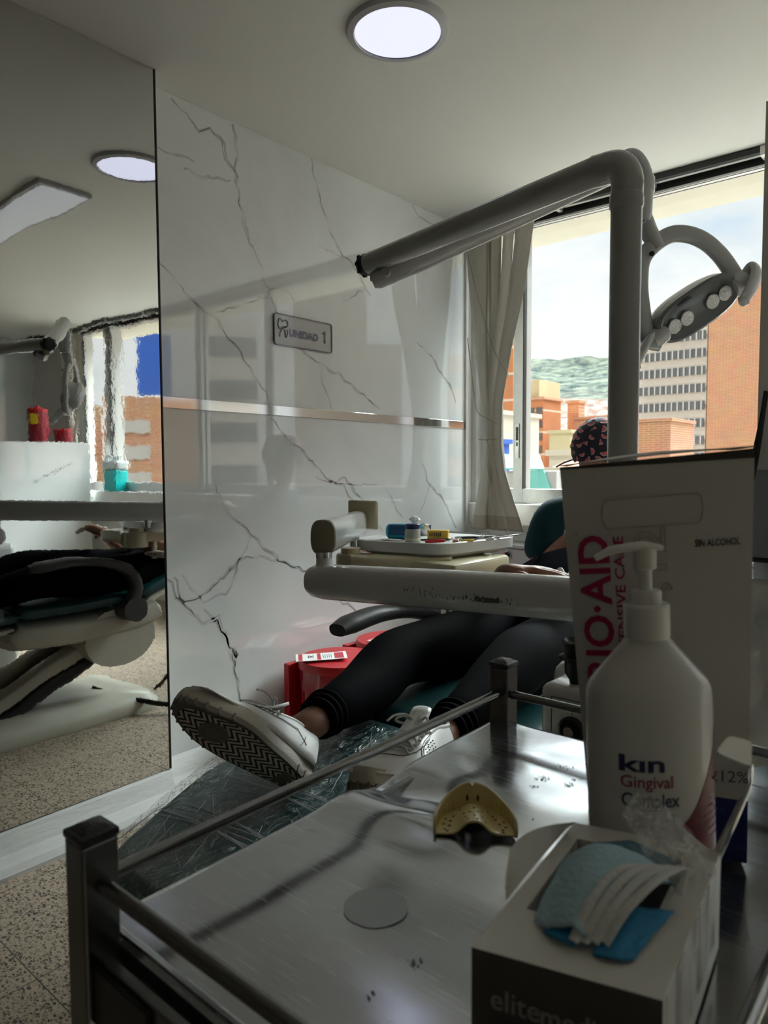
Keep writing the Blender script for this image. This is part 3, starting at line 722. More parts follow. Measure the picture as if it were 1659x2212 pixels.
# clay roofed house
t, x0, x1, zt = bbox_building('clay_roof_house', 'white house with a clay tiled roof beside the turquoise roof', 1178, 1230, 1024, 33, M['cementw'], 5, -12)
bm = B(); v = [bm.verts.new(p) for p in ((x0-.3, 32.6, zt), (x1+.3, 32.6, zt), (x1+.3, 36, zt+.7), (x0-.3, 36, zt+.7))]; bm.faces.new(v); solid(obj('tiled_roof', bm, M['tile'], t), .1)
for q in range(2):
    bm = B(); box(bm, (x0+.35+q*.28, 32.95, zt-.62), (x0+.55+q*.28, 33.02, zt-.38)); obj('window', bm, M['windark'], t)
# turquoise shed roof
t = thing('turquoise_shed', 'turquoise sheet metal roof and gable low outside the window', 'building', (-14, 22, -8))
a = onY(1060, 984, 24); b = onY(1166, 986, 24); c = onY(1190, 1052, 22.5); d = onY(1060, 1018, 22)
bm = B(); v = [bm.verts.new(p) for p in (a, b, onY(1176, 1016, 22), onY(1060, 1014, 22))]; bm.faces.new(v); solid(obj('roof_sheet', bm, M['tealroof'], t), .06)
bm = B(); v = [bm.verts.new(p) for p in (onY(1134, 1016, 22.02), onY(1174, 1016, 22.02), onY(1196, 1072, 22.02), onY(1134, 1072, 22.02))]; bm.faces.new(v); solid(obj('gable_sheet', bm, M['tealroof'], t), .06)
bm = B(); p = onY(1060, 1018, 22.1); q = onY(1134, 1018, 22.1); box(bm, (p.x, 22.1, -8), (q.x+1.2, 24, p.z)); obj('walls', bm, M['greywall'], t)
# buildings further right along the street (seen in the mirror and the glossy marble)
def side_building(name, label, ang0, ang1, dist, elev, mt, win=None, zb=-22):
    """stands between two compass angles (degrees right of +Y) at a given distance"""
    am = R_((ang0+ang1)/2); cx, cy = dist*math.sin(am)-4.16, dist*math.cos(am); hw = dist*math.tan(R_(abs(ang1-ang0)/2))
    h = 1.12+dist*math.tan(R_(elev)); t = thing(name, label, 'building', (cx, cy, -22)); rt = Matrix.Rotation(-am, 3, 'Z')
    bm = B(); box(bm, (-hw, 0, zb), (hw, 12 if zb < 0 else .8, h), mi=0)
    for v in bm.verts: v.co = rt @ v.co + Vector((cx, cy, 0))
    obj('walls', bm, mt, t)
    if win:
        n, pitch, z0, w0, w1, hh, wm = win
        for k in range(n):
            z = h-z0-k*pitch; bm = B(); box(bm, (-hw+2*hw*w0, -.12, z-hh/2), (-hw+2*hw*w1, .1, z+hh/2))
            for v in bm.verts: v.co = rt @ v.co + Vector((cx, cy, 0))
            obj('ribbon_window', bm, wm, t)
    return t
side_building('salmon_building', 'salmon brick building with square window bands, seen only in the mirror', 60.4, 55.0, 87, 5.5, M['brickwall'], (8, 3.0, 3.4, .58, .94, 1.5, M['greywall']))
side_building('orange_gable', 'narrow bright orange wall seen only in the mirror beside the mullion', 62.6, 60.6, 60, 4.7, M['brickwall'])
side_building('advertising_board', 'blue advertising board above the salmon brick building, seen only in the mirror', 58.9, 56.8, 88, 10.2, M['bluesign'], None, 9.9)
side_building('banded_block', 'grey banded block mirrored faintly in the marble wall left of the sign', 55, 50.2, 55, 11.5, M['stripe'], (9, 3.2, 2.0, .02, .98, 1.4, M['ribbon']))
side_building('stone_tower', 'brown stone tower mirrored faintly in the marble wall above the sign', 47.4, 41.6, 70, 15, M['brownwall'])
side_building('stone_annex', 'lower brown stone wing mirrored faintly in the marble wall right of the sign', 41.6, 38.8, 70, 9.8, M['brownwall'])
side_building('right_block', 'brick block right of the brick tower, outside the window', 38, 24, 66, 9, M['brickwall'], (6, 3.2, 2.4, .1, .9, 1.2, M['windark']))

# the street level and the mountain
M['town'] = outm('street_ground', (.32, .29, .26), .3, .05)
bm = B(); box(bm, (-700, 8, -24), (500, 900, -22)); struct('trim_street', bm, M['town'])
def hill_mat():
    mt = mat('mountain', (.2, .25, .2), 1); t = mt.node_tree; b = t.nodes['Principled BSDF']; b.inputs['Specular IOR Level'].default_value = 0
    g = N(t, 'ShaderNodeNewGeometry'); sp = N(t, 'ShaderNodeSeparateXYZ'); t.links.new(g.outputs['Position'], sp.inputs[0])
    mr = N(t, 'ShaderNodeMapRange'); mr.inputs['From Min'].default_value = 40; mr.inputs['From Max'].default_value = 330; t.links.new(sp.outputs['Z'], mr.inputs['Value'])
    mpp = N(t, 'ShaderNodeMapping'); mpp.inputs['Scale'].default_value = (1, .32, 1.6); t.links.new(g.outputs['Position'], mpp.inputs[0])
    n0 = N(t, 'ShaderNodeTexNoise'); n0.inputs['Scale'].default_value = .006; n0.inputs['Detail'].default_value = 6; t.links.new(g.outputs['Position'], n0.inputs['Vector'])
    ad = N(t, 'ShaderNodeMath', operation='MULTIPLY_ADD'); ad.inputs[1].default_value = .5; t.links.new(n0.outputs['Fac'], ad.inputs[0]); t.links.new(mr.outputs[0], ad.inputs[2])
    veg = N(t, 'ShaderNodeTexNoise'); veg.inputs['Scale'].default_value = .035; veg.inputs['Detail'].default_value = 8; veg.inputs['Roughness'].default_value = .72; t.links.new(mpp.outputs[0], veg.inputs['Vector'])
    vr = N(t, 'ShaderNodeValToRGB'); vr.color_ramp.elements[0].position = .40; vr.color_ramp.elements[0].color = (.040, .052, .052, 1)
    vr.color_ramp.elements[1].position = .62; vr.color_ramp.elements[1].color = (.15, .165, .13, 1); t.links.new(veg.outputs['Fac'], vr.inputs['Fac'])
    ho = N(t, 'ShaderNodeTexVoronoi'); ho.inputs['Scale'].default_value = .16; t.links.new(mpp.outputs[0], ho.inputs['Vector'])
    hs = N(t, 'ShaderNodeSeparateColor'); t.links.new(ho.outputs['Color'], hs.inputs[0])
    hr = N(t, 'ShaderNodeValToRGB'); hr.color_ramp.elements[0].position = 0; hr.color_ramp.elements[0].color = (.13, .09, .075, 1); hr.color_ramp.elements[1].position = 1; hr.color_ramp.elements[1].color = (.27, .235, .22, 1)
    e2 = hr.color_ramp.elements.new(.5); e2.color = (.19, .125, .105, 1); t.links.new(hs.outputs[0], hr.inputs['Fac'])
    st = N(t, 'ShaderNodeMapRange'); st.inputs['From Min'].default_value = .44; st.inputs['From Max'].default_value = .54; t.links.new(ad.outputs[0], st.inputs['Value'])
    m1 = N(t, 'ShaderNodeMix', data_type='RGBA'); t.links.new(st.outputs[0], m1.inputs['Factor']); t.links.new(hr.outputs['Color'], m1.inputs['A']); t.links.new(vr.outputs['Color'], m1.inputs['B'])
    t.links.new(m1.outputs['Result'], b.inputs['Base Color']); return mt
M['hill'] = hill_mat()
def hill_fn(u, v):
    a = R_(-75+u*105); r = 650+v*1500
    x, y = r*math.sin(a), r*math.cos(a)
    h = -10+ (v**1.15)*318 + noise.fractal(Vector((x*.0022, y*.0022, 1)), .9, 2.1, 6)*38*(v+.1) + noise.noise(Vector((a*5, 3, 1)))*28*v + noise.noise(Vector((x*.03, y*.012, 1)))*4*v
    return Vector((x, y, h-(40 if v < .02 else 0)))
bm = B(); grid(bm, hill_fn, 380, 110); o = obj('hills', bm, M['hill'], None, True); o['kind'] = 'structure'
# ------------------------------------------------------------------ dental unit: pole, lamp arms, delivery arm
V = Vector
def mid(*p): return [V(q) for q in p]
un = thing('dental_unit', 'white dental unit column with its upright pole, standing beside the patient', 'dental unit', (-.5, 1.3, 0))
bm = B(); box(bm, (-.60, 1.165, .02), (-.34, 1.46, .77), .03, seg=3); obj('cabinet_body', bm, M['unit'], un, True)
px_, py_ = -.502, 1.252
bm = B(); cyl(bm, (px_, py_, .74), (px_, py_, 1.585), .0268, seg=40); obj('pole', bm, M['unitgrey'], un, True)
bm = B(); lathe(bm, [(.0268, 1.573), (.0292, 1.577), (.0292, 1.594), (.0275, 1.60)], (px_, py_, 0), 40); obj('pole_collar', bm, M['unitgrey'], un, True)

# lamp: one thing, arms + yoke + head
lp = thing('operating_lamp', 'grey dental operating lamp with ring yoke and four round lenses, on a folded arm', 'lamp', (px_, py_, 1.61))
elb = V((px_, py_, 1.660)); kn = V((-1.205, 1.363, 1.634)); dirn = (kn-elb).normalized()
bm = B(); pts = spline([(px_, py_, 1.594), (px_, py_, 1.625), V((px_, py_, 1.652))+dirn*.018, V((px_, py_, 1.660))+dirn*.065], 8)
tube(bm, pts, .0278, 32); obj('elbow', bm, M['unitgrey'], lp, True)
bm = B(); a = V((px_, py_, 1.660))+dirn*.067; e1 = kn.copy(); tube(bm, [a, a.lerp(e1, .5), e1], [.0262, .0262, .0262], 32); ar = obj('upper_arm', bm, M['unitgrey'], lp, True)
bm = B(); dd = (e1-a).normalized(); tube(bm, [e1, e1+dd*.006, e1+dd*.022, e1+dd*.028], [.024, .0262, .0262, .020], 24)
for k in range(8):
    an = k*PI/4; u = dd.orthogonal().normalized(); v = dd.cross(u); c = e1+dd*.018+(u*math.cos(an)+v*math.sin(an))*.0245
    box(bm, c-V((.005, .005, .005)), c+V((.005, .005, .005)), .002)
obj('end_cap', bm, M['black'], lp, True)
# knuckle under the arm's end, then second arm back to the lamp
k0 = e1+V((.055, .012, -.034)); k1 = V((-.678, 1.69, 1.838))
d2 = (k1-k0).normalized()
bm = B(); tube(bm, [k0-d2*.045, k0-d2*.03, k0+d2*.06], [(.012, .016), (.018, .023), (.021, .026)], 20); obj('knuckle', bm, M['unitgrey'], lp, True)
bm = B(); cyl(bm, k0+V((0, 0, -.002))-V((.010, -.015, 0)), k0+V((.012, -.028, 0)), .011, seg=20); obj('knuckle_pin', bm, M['lampring'], lp, True)
bm = B(); box(bm, e1+V((.004, -.004, -.045)), e1+V((.038, .02, -.024)), .004); obj('cream_block', bm, M['cream'], lp)
bm = B(); tube(bm, [k0+d2*.06, k0.lerp(k1, .5), k1-d2*.02], [(.022, .027), (.024, .03), (.027, .031)], 28); obj('lower_arm', bm, M['unitgrey'], lp, True)
k2 = V((-.655, 1.835, 1.785))
bm = B(); tube(bm, spline([k1-d2*.02, k1+d2*.008+V((0, 0, .004)), V((-.658, 1.705, 1.828)), V((-.650, 1.709, 1.80)), V((-.650, 1.709, 1.775))], 8), .0262, 28); obj('second_elbow', bm, M['unitgrey'], lp, True)
ce = V((-.650, 1.709, 0))
bm = B(); lathe(bm, [(.022, 1.70), (.0255, 1.72), (.027, 1.765), (.0305, 1.77), (.0305, 1.80), (.0275, 1.805)], ce, 32); obj('swivel_sleeve', bm, M['unitgrey'], lp, True)
# yoke frame: plane facing the camera side; head tilted
Lx = RT.copy(); Lz = UP.copy(); Ld = FW.copy()
def LP(x, y, d=0):      # world point from the lamp's own plane (1.87 m away), metres from pixel offsets, fixed numbers
    return dep(x, y, 1.69+d)
bm = B(); cyl(bm, ce+V((0, 0, 1.71)), LP(1393, 478), .0195, .0205, 28); tube(bm, [LP(1390, 470), LP(1400, 500), LP(1422, 536)], [.0205, .0215, .0175], 24); obj('drop_tube', bm, M['unitgrey'], lp, True)
yp = [(1398, 728), (1384, 650), (1382, 600), (1388, 560), (1412, 530), (1447, 508), (1482, 506), (1520, 520), (1556, 552), (1584, 592), (1600, 620)]
bm = B(); tube(bm, spline([LP(x, y, .0) for x, y in [(1428, 742)]+yp], 6), [(.013, .020)]*67, 20, ref=FW, power=2.6); yk = obj('yoke', bm, M['unitgrey'], lp, True)
bm = B(); cyl(bm, LP(1408, 548, -.016), LP(1408, 548, -.021), .006); obj('yoke_screw', bm, M['black'], yk)
for cc, rr in (((1596, 612), .026), ((1424, 726), .022)):
    bm = B(); a = LP(*cc, -.005); ax = (LP(1596, 612)-LP(1424, 726)).normalized(); tube(bm, [a-ax*.02, a-ax*.014, a+ax*.014, a+ax*.02], [rr*.8, rr, rr, rr*.8], 24); obj('pivot', bm, M['unitgrey'], yk, True)
ax = (LP(1600, 612)-LP(1424, 726)).normalized()
def handle(base, tip, mids):
    bm = B(); tube(bm, spline([base]+mids+[tip], 6), [(.014+.006*math.sin(PI*min(1, i/ (6*(len(mids)+1))+.15)), .011) for i in range(6*(len(mids)+1)+1)], 16)
    tube(bm, [tip+(mids[-1]-tip)*.02, tip-(mids[-1]-tip).normalized()*.010], [(.0145, .0115), (.008, .006)], 16); return bm
obj('handle', handle(LP(1606, 606), LP(1606, 650, -.06), [LP(1628, 580, -.01), LP(1634, 594, -.03), LP(1620, 628, -.05)]), M['unitgrey'], lp, True)
obj('handle', handle(LP(1418, 728), LP(1372, 790, -.04), [LP(1402, 734, -.01), LP(1392, 752, -.02)]), M['unitgrey'], lp, True)
# head: long oval housing, underside toward the camera
hc = LP(1500, 664, 0); hx = (LP(1590, 600)-LP(1420, 712)).normalized(); nface = (-FW*.90 - UP*.36 + RT*.20); nface = (nface-hx*nface.dot(hx)).normalized(); hy = nface.cross(hx)
def HP(x, y, n): return hc+hx*x+hy*y+nface*n
def oval(rx, ry, n, k=48, p=2.7):
    o = []
    for i in range(k):
        a = 2*PI*i/k; c, s = math.cos(a), math.sin(a)
        o.append(HP(rx*math.copysign(abs(c)**(2/p), c), ry*math.copysign(abs(s)**(2/p), s), n))
    return o
def loft(bm, rings, mi=0, cap=True):
    R = [[bm.verts.new(p) for p in r] for r in rings]; n = len(R[0])
    for a, b in zip(R, R[1:]):
        for i in range(n): f = bm.faces.new((a[i], a[(i+1) % n], b[(i+1) % n], b[i])); f.material_index = mi
    if cap:
        for r in (R[0][::-1], R[-1]): f = bm.faces.new(r); f.material_index = mi
bm = B(); loft(bm, [oval(.03, .015, -.062), oval(.075, .035, -.055), oval(.100, .042, -.038), oval(.110, .049, -.012), oval(.112, .050, .010)]); hd = obj('head_housing', bm, M['unitgrey'], lp, True)
bm = B(); loft(bm, [oval(.112, .050, .010), oval(.113, .051, .016), oval(.106, .045, .021), oval(.096, .036, .016), oval(.02, .01, .014)]); obj('face_bezel', bm, mat('lamp_face', (.13, .135, .14), .2, coat=.4), hd, True)
M['lens'] = mat('lens', (.62, .63, .62), .08, .7, bump=1, bscale=220)
for x in (-.072, -.037, .035, .070):
    bm = B(); lathe(bm, [(.0172, 0), (.0172, .004), (.015, .005), (.001, .0045)], (0, 0, 0), 24)
    rot = Matrix((hx, hy, nface)).transposed()
    for v in bm.verts: v.co = HP(x, -.004, .018)+rot @ v.co
    obj('lens', bm, M['lens'], hd)
bm = B(); loft(bm, [[HP(-.03+.020*math.cos(a), .036+.006*math.sin(a)*(1 if math.sin(a) > 0 else .2), .021+n_) for a in [2*PI*i/20 for i in range(20)]] for n_ in (0, .002)]); obj('sensor_window', bm, mat('sensor', (.02, .005, .03), .1), hd)

# delivery arm: long lower beam, short upper beam
da = thing('delivery_arm', 'scuffed white tubular delivery arm reaching across the patient', 'arm', (-.5, 1.32, .84))
bA, bB = V((-1.192, 1.142, .862)), V((-.50, 1.180, .888))
bm = B(); pts = [bA, bA+V((.004, 0, 0)), bA+V((.02, 0, 0)), bA+V((.05, 0, 0)), bA.lerp(bB, .5), bB]
tube(bm, pts, [(.025, .024), (.032, .032), (.0385, .038), (.0402, .039), (.0402, .039), (.0402, .039)], 40, ref=(0, 0, 1), power=2.3); bmn = obj('lower_beam', bm, M['unit'], da, True)
# chipped paint along the near side
bm = B(); random.seed(3)
def near(u, zz): # point on the beam's camera side
    p = bA.lerp(bB, u); an = math.asin(max(-1, min(1, zz/.0402))); return V((p.x, p.y-.0392*abs(math.cos(an))**.87-.0004, p.z+zz))
def speck(u, zz, w_, h_):
    n = 9; c = [bm.verts.new(near(u+w_*math.cos(2*PI*i/n)*random.uniform(.6, 1.2), zz+h_*math.sin(2*PI*i/n)*random.uniform(.5, 1.3))) for i in range(n)]; bm.faces.new(c)
for i in range(95):
    u = random.uniform(.36, .80); q = math.exp(-((u-.66)/.13)**2); 
    if random.random() < .35+.65*q: speck(u, .002-.012*(u-.36)/.4*1+random.gauss(0, .0045), random.uniform(.0006, .0022), random.uniform(.0015, .006))
for i in range(14): speck(.665+i*.0052, -.008+random.gauss(0, .0008), .006, .0062)
bm.faces.layers.int.new('keep'); obj('chipped_paint', bm, mat('chipped_paint', (.10, .10, .10), .8), bmn)['kind'] = 'stuff'
bm = B(); lathe(bm, [(.022, .888), (.0185, .903), (.018, .918)], (-1.157, 1.146, 0), 32); obj('stub', bm, M['unit'], da, True)
bm = B(); cyl(bm, (-1.157, 1.146, .917), (-1.157, 1.146, .93), .019, seg=32); obj('chrome_sleeve', bm, M['chrome'], da, True)
uA, uB = V((-1.158, 1.145, .963)), V((-1.530, 1.668, .945)); ud = (uB-uA).normalized()
bm = B(); tube(bm, [uA, uB], [(.0405, .029)]*2, 40, ref=(0, 0, 1), power=2.9); obj('upper_beam', bm, M['unit'], da, True)
bm = B(); tube(bm, [uA-ud*.006, uA-ud*.005, uA], [(.031, .020), (.0385, .027), (.041, .0295)], 40, ref=(0, 0, 1), power=2.9); obj('end_cap', bm, M['brown_cap'], da, True)
bm = B(); tube(bm, [uB+ud*.006, uB+ud*.005, uB], [(.031, .020), (.0385, .027), (.041, .0295)], 40, ref=(0, 0, 1), power=2.9); obj('end_cap', bm, M['cream'], da, True)
bm = B(); cyl(bm, (-1.495, 1.615, .878), (-1.495, 1.615, .912), .016, seg=28); obj('chrome_pin', bm, M['chrome'], da, True)
bm = B(); box(bm, (-1.60, 1.695, .925), (-1.475, 1.71, 1.018), .006); obj('back_plate', bm, M['cream'], da)
# bracket and instrument tray
bm = B(); lathe(bm, [(.045, .80), (.045, .855), (.041, .862), (.030, .863), (.030, .88), (.001, .882)], (-1.475, 1.575, 0), 32); tube(bm, [(-1.46, 1.575, .832), (-1.20, 1.72, .832)], [(.030, .05), (.030, .05)], 20, ref=(0, 0, 1), power=5); box(bm, (-1.35, 1.62, .800), (-1.12, 1.92, .852), .012)
obj('bracket', bm, M['cream'], da, True)
it = thing('instrument_tray', 'white rounded instrument tray holding dental instruments over the patient', 'tray', (-1.3, 1.8, .86))
tc_ = onZ(950, 1165, .905); 
P1, P2, P3_, P4 = V((-1.53, 1.60, .885)), V((-1.19, 1.655, .885)), V((-1.14, 2.02, .885)), V((-1.51, 2.02, .885))
def rq(P, r, n=8):
    o = []; L_ = len(P)
    for i in range(L_):
        a, b, c = P[i-1], P[i], P[(i+1) % L_]; u = (a-b).normalized(); w_ = (c-b).normalized()
        for k in range(n+1):
            t_ = k/n; p, q = b+u*r, b+w_*r; o.append((p*(1-t_)**2+b*2*t_*(1-t_)+q*t_*t_))
    return o
def shr(P, k, z): c = sum(P, V())/len(P); return [V((c.x+(p.x-c.x)*k, c.y+(p.y-c.y)*k, z)) for p in P]
rq0 = rq([P1, P2, P3_, P4], .07)
bm = B(); loft(bm, [shr(rq0, .80, .852), shr(rq0, .93, .862), shr(rq0, 1, .87), shr(rq0, 1.0, .900), shr(rq0, .975, .9025), shr(rq0, .96, .896), shr(rq0, .3, .8955)]); obj('tray_body', bm, M['unit'], it, True)
bm = B(); loft(bm, [shr(rq0, .955, .8962), shr(rq0, .955, .8972)]); obj('tray_paper', bm, mat('tray_liner', (.5, .5, .5), .6), it)
# things on the tray
TZ = .8975
def onT(x, y): p = onZ(x, y, TZ); return V((p.x, p.y, TZ))
p = onT(884, 1180); p = V((-1.305, 1.665, TZ))
j = thing('specimen_jar', 'small frosted jar with navy lid standing on the instrument tray', 'jar', p)
bm = B(); lathe(bm, [(.0225, 0), (.0235, .002), (.0235, .036), (.020, .043)], p, 32); obj('jar_body', bm, M['jar'], j, True)
bm = B(); lathe(bm, [(.0215, .043), (.022, .044), (.022, .056), (.020, .058), (.001, .058)], p, 32); obj('jar_lid', bm, M['bluecap'], j, True)
bm = B(); lathe(bm, [(.0232, .0015), (.0238, .016), (.001, .016)], p, 32); obj('paste', bm, mat('cream_paste', (.6, .57, .42), .5), j, True)
a, b = V((-1.445, 1.720, TZ+.0245)), V((-1.370, 1.760, TZ+.0245))
j = thing('wrapped_pack', 'turquoise printed roll pack lying on the tray behind the frosted jar', 'pack', a.lerp(b, .5)-V((0, 0, .024)))
bm = B(); dv = (b-a).normalized(); tube(bm, [a-dv*.006, a, a.lerp(b, .5), b, b+dv*.01], [.016, .0235, .0245, .0235, .02], 28); obj('pack_body', bm, M['wipes'], j, True)
bm = B(); 
def cylp(u, v): # on the camera-facing side
    an = R_(205+70*v) ; s = a.lerp(b, .05+.72*u); up_ = V((0, 0, 1)); sd = dv.cross(up_).normalized()
    return s + (sd*math.cos(R_(-25+85*v)) + up_*math.sin(R_(-25+85*v)))*.0247
grid(bm, cylp, 8, 8); bm.faces.layers.int.new('keep'); lbl = obj('label', bm, M['wipesdark'], j)
bm = B(); add_text(bm, 'WIPE', lambda u, v: cylp(.25+.5*u, .28+.2*v)+(dv.cross(V((0, 0, 1))))*.0006, .02); bm.faces.layers.int.new('keep'); obj('lettering', bm, M['paper'], lbl) if False else bm.free()
j = thing('gold_box', 'small golden card box on the instrument tray behind the jar', 'box', V((-1.27, 1.83, TZ)))
bm = B(); rt = Matrix.Rotation(R_(28), 3, 'Z'); box(bm, V((-1.350, 1.795, TZ)), V((-1.285, 1.83, TZ+.028)), .0008, rt); obj('card', bm, M['gold'], j)
bm = B()
for k in range(6):
    c = V((-1.3175, 1.8125, TZ+.015))+rt @ V((-.024+k*.0065, -.0178, .001*(k % 2))); box(bm, c-V((.0018, .0004, .006)), c+V((.0018, .0004, .006)), 0, rt)
obj('print', bm, M['ink'], j)
for k, (x, y, r, h) in enumerate(((-1.475, 1.86, .030, .030), (-1.43, 1.885, .024, .032))):
    lab = ('round steel pot with lid on the tray beside the upper beam', 'smaller steel pot touching the round steel pot on the tray')[k]
    j = thing('steel_pot', lab, 'pot', (x, y, TZ), 'steel pots on the instrument tray')
    bm = B(); lathe(bm, [(r*.95, 0), (r, .003), (r, h), (r*.97, h)], (x, y, TZ), 32); obj('pot', bm, M['steel'], j, True)
    bm = B(); lathe(bm, [(r*1.05, h), (r*1.05, h+.003), (r*.3, h+.008), (.001, h+.009)], (x, y, TZ), 32); obj('lid', bm, M['steel'], j, True)
bm = B(); bmesh.ops.create_icosphere(bm, subdivisions=3, radius=.018)
for v in bm.verts: v.co = V((-1.455, 1.87, TZ+.046))+v.co*(1+.35*noise.noise(v.co*90))*(1 if v.co.z > 0 else .6)
tag(obj('cotton_wad', bm, M['cotton'], None, True), 'white cotton wad on top of the steel pots', 'cotton')
inst = [('dental_explorer', 'red gripped instrument at the front of the instrument tray', M['redgrip'], (-1.245, 1.685), (-1.185, 1.735), .0042, 'steel'),
        ('dental_brush', 'orange tipped short instrument beside the red gripped one', M['pinkwax'], (-1.18, 1.735), (-1.165, 1.75), .004, None),
        ('dental_file', 'yellow handled instrument lying at the middle of the tray', M['yellowgrip'], (-1.17, 1.765), (-1.135, 1.80), .0036, 'steel'),
        ('dental_spatula', 'long black and steel instrument lying behind the red gripped one', M['black'], (-1.30, 1.73), (-1.20, 1.80), .0026, 'steel'),
        ('black_scaler', 'black tipped steel scaler lying at the right of the tray', M['steel'], (-1.16, 1.83), (-1.12, 1.90), .0030, 'black'),
        ('dental_mirror', 'steel mouth mirror lying across the right of the tray', M['steel'], (-1.20, 1.80), (-1.13, 1.87), .0024, 'steel'),
        ('tweezers', 'steel tweezers sticking out over the tray edge toward the window', M['steel'], (-1.15, 1.88), (-1.085, 2.01), .0022, 'steel'),
        ('black_probe', 'black handled probe lying behind the yellow handled instrument', M['black'], (-1.22, 1.84), (-1.16, 1.88), .0034, 'steel'),
        ('black_excavator', 'black handled excavator nearest the back of the tray', M['black'], (-1.19, 1.87), (-1.14, 1.93), .0034, 'steel'),
        ('steel_carver', 'steel carver lying beside the gold box', M['steel'], (-1.26, 1.86), (-1.19, 1.92), .0024, 'steel')]
for n_, lab, mt_i, q0, q1, r, tipm in inst:
    r *= 1.25; q0 = (q0[0]-.025, q0[1]-.005); q1 = (q1[0]-.025, q1[1]-.005)
    a = V((*q0, TZ+r)); b = V((*q1, TZ+r+(.012 if n_ == 'tweezers' else .003))); d = (b-a)
    t = thing(n_, lab, 'instrument', a.lerp(b, .5)-V((0, 0, r)), 'instruments on the tray')
    bm = B(); tube(bm, [a, a+d*.05, a+d*.5, a+d*.72, a+d*.78], [r*.7, r, r, r*.9, r*.5], 12); obj('handle', bm, mt_i, t, True)
    bm = B(); tube(bm, [a+d*.78, a+d*.9, b+V((0, 0, .004)), b+V((.003, .003, .009))], [r*.5, r*.4, r*.35, r*.15], 8); obj('tip', bm, M[tipm or 'steel'], t, True)
bm = B(); grid(bm, lambda u, v: V((-1.43+.05*u+.01*v, 1.665+.03*v, TZ+.003+.004*abs(noise.noise(V((u*4, v*4, 2)))))), 10, 8); bm.faces.layers.int.new('keep')
tag(solid(obj('gauze', bm, M['cotton'], None, True), .001), 'white folded gauze on the tray in front of the turquoise pack', 'gauze')

# hoses hanging down behind the beam
hs = [((-1.40, 1.86, .80), (-1.425, 1.88, .55), (-1.40, 1.86, .30), (-1.30, 1.75, .12)), ((-1.36, 1.87, .80), (-1.36, 1.86, .58), (-1.385, 1.88, .32), (-1.28, 1.78, .12)),
      ((-1.345, 1.86, .80), (-1.375, 1.90, .56), (-1.33, 1.88, .30), (-1.26, 1.8, .12)), ((-1.33, 1.88, .80), (-1.33, 1.88, .6), (-1.36, 1.9, .3), (-1.24, 1.82, .12))]
for k, h in enumerate(hs):
    bm = B(); tube(bm, spline(h, 6), .006, 10)
    o = obj('hose', bm, M['hose'], None, True); tag(o, 'olive supply hose hanging under the tray, in the bundle behind the armrest', 'hose', 'olive hoses under the instrument tray')
ih = thing('instrument_holder', 'off-white handpiece holder under the delivery arm above the armrest', 'holder', (-1.2, 1.78, .72))
bm = B(); tube(bm, [(-1.37, 1.80, .735), (-1.14, 1.86, .722)], [(.014, .03)]*2, 20, ref=(0, 0, 1), power=3); tube(bm, [(-1.14, 1.86, .722), (-1.09, 1.88, .730)], [(.018, .03), (.02, .022)], 16, ref=(0, 0, 1)); obj('rail', bm, M['creamw'], ih, True)
bm = B(); cyl(bm, (-1.16, 1.85, .70), (-1.16, 1.85, .86), .012); obj('hanger', bm, M['creamw'], ih)
for k in range(5):
    p = V((-1.355+k*.052, 1.795+k*.0125, .742-k*.0045)); bm = B(); box(bm, p-V((.022, .02, .006)), p+V((.022, .02, .006)), .004); c_ = obj('cradle', bm, M['cream'], ih, True)
    bm = B(); cyl(bm, p+V((-.006, -.0205, .0)), p+V((.0, -.0195, .0)), .0035, seg=12); obj('rivet', bm, M['black'], c_)

# small white appliance by the pole with black suction cup
ap = thing('suction_box', 'small white appliance marked OPEN with a dial, behind the trolley rail', 'appliance', (-.50, 1.08, .70))
q0 = dep(1161, 1592, 1.12); 
ax0, ay0 = -.545, 1.03
bm = B(); box(bm, (ax0, ay0, .62), (ax0+.20, ay0+.09, .770), .012, seg=3); obj('housing', bm, M['unit'], ap, True)
bm = B(); box(bm, (ax0+.02, ay0+.02, .1), (ax0+.18, ay0+.09, .62), .01); obj('stand', bm, M['unit'], ap)
bm = B()
for z0 in (.745,): box(bm, (ax0-.001, ay0-.001, z0), (ax0+.201, ay0+.08, z0+.004), .002)
obj('seam', bm, M['ink'], ap)
dcx = ax0+.057
bm = B(); lathe(bm, [(.022, 0), (.022, .004), (.018, .006), (.016, .003), (.011, .003), (.010, .012), (.001, .012)], (dcx, ay0, .705), 28, rot=Matrix.Rotation(R_(90), 3, 'X')); obj('dial', bm, M['black'], ap, True)
bm = B(); lathe(bm, [(.0085, .011), (.0085, .014), (.001, .014)], (dcx, ay0, .705), 20, rot=Matrix.Rotation(R_(90), 3, 'X')); obj('dial_button', bm, M['steel'], ap)
text_obj('lettering', 'OPEN', lambda u, v: V((dcx-.006+.018*u, ay0-.0008, .738+.0065*v)), M['ink'], ap, .02)
bm = B(); box(bm, (dcx-.0008, ay0-.0008, .730), (dcx+.0008, ay0, .734)); box(bm, (dcx-.036, ay0-.0008, .68), (dcx-.035, ay0, .752)); box(bm, (dcx-.036, ay0-.0008, .752), (dcx+.04, ay0, .753)); obj('outline', bm, M['ink'], ap)
cc = V((-.500, 1.068, .770))
bm = B(); lathe(bm, [(.010, 0), (.011, .005), (.018, .016), (.0185, .036), (.027, .040), (.0275, .044), (.019, .047), (.019, .062), (.0235, .066), (.024, .069), (.020, .071), (.015, .065), (.001, .062)], cc, 36)
tag(obj('suction_cup', bm, M['black'], None, True), 'black flanged rubber cup standing on the small white appliance', 'cup')

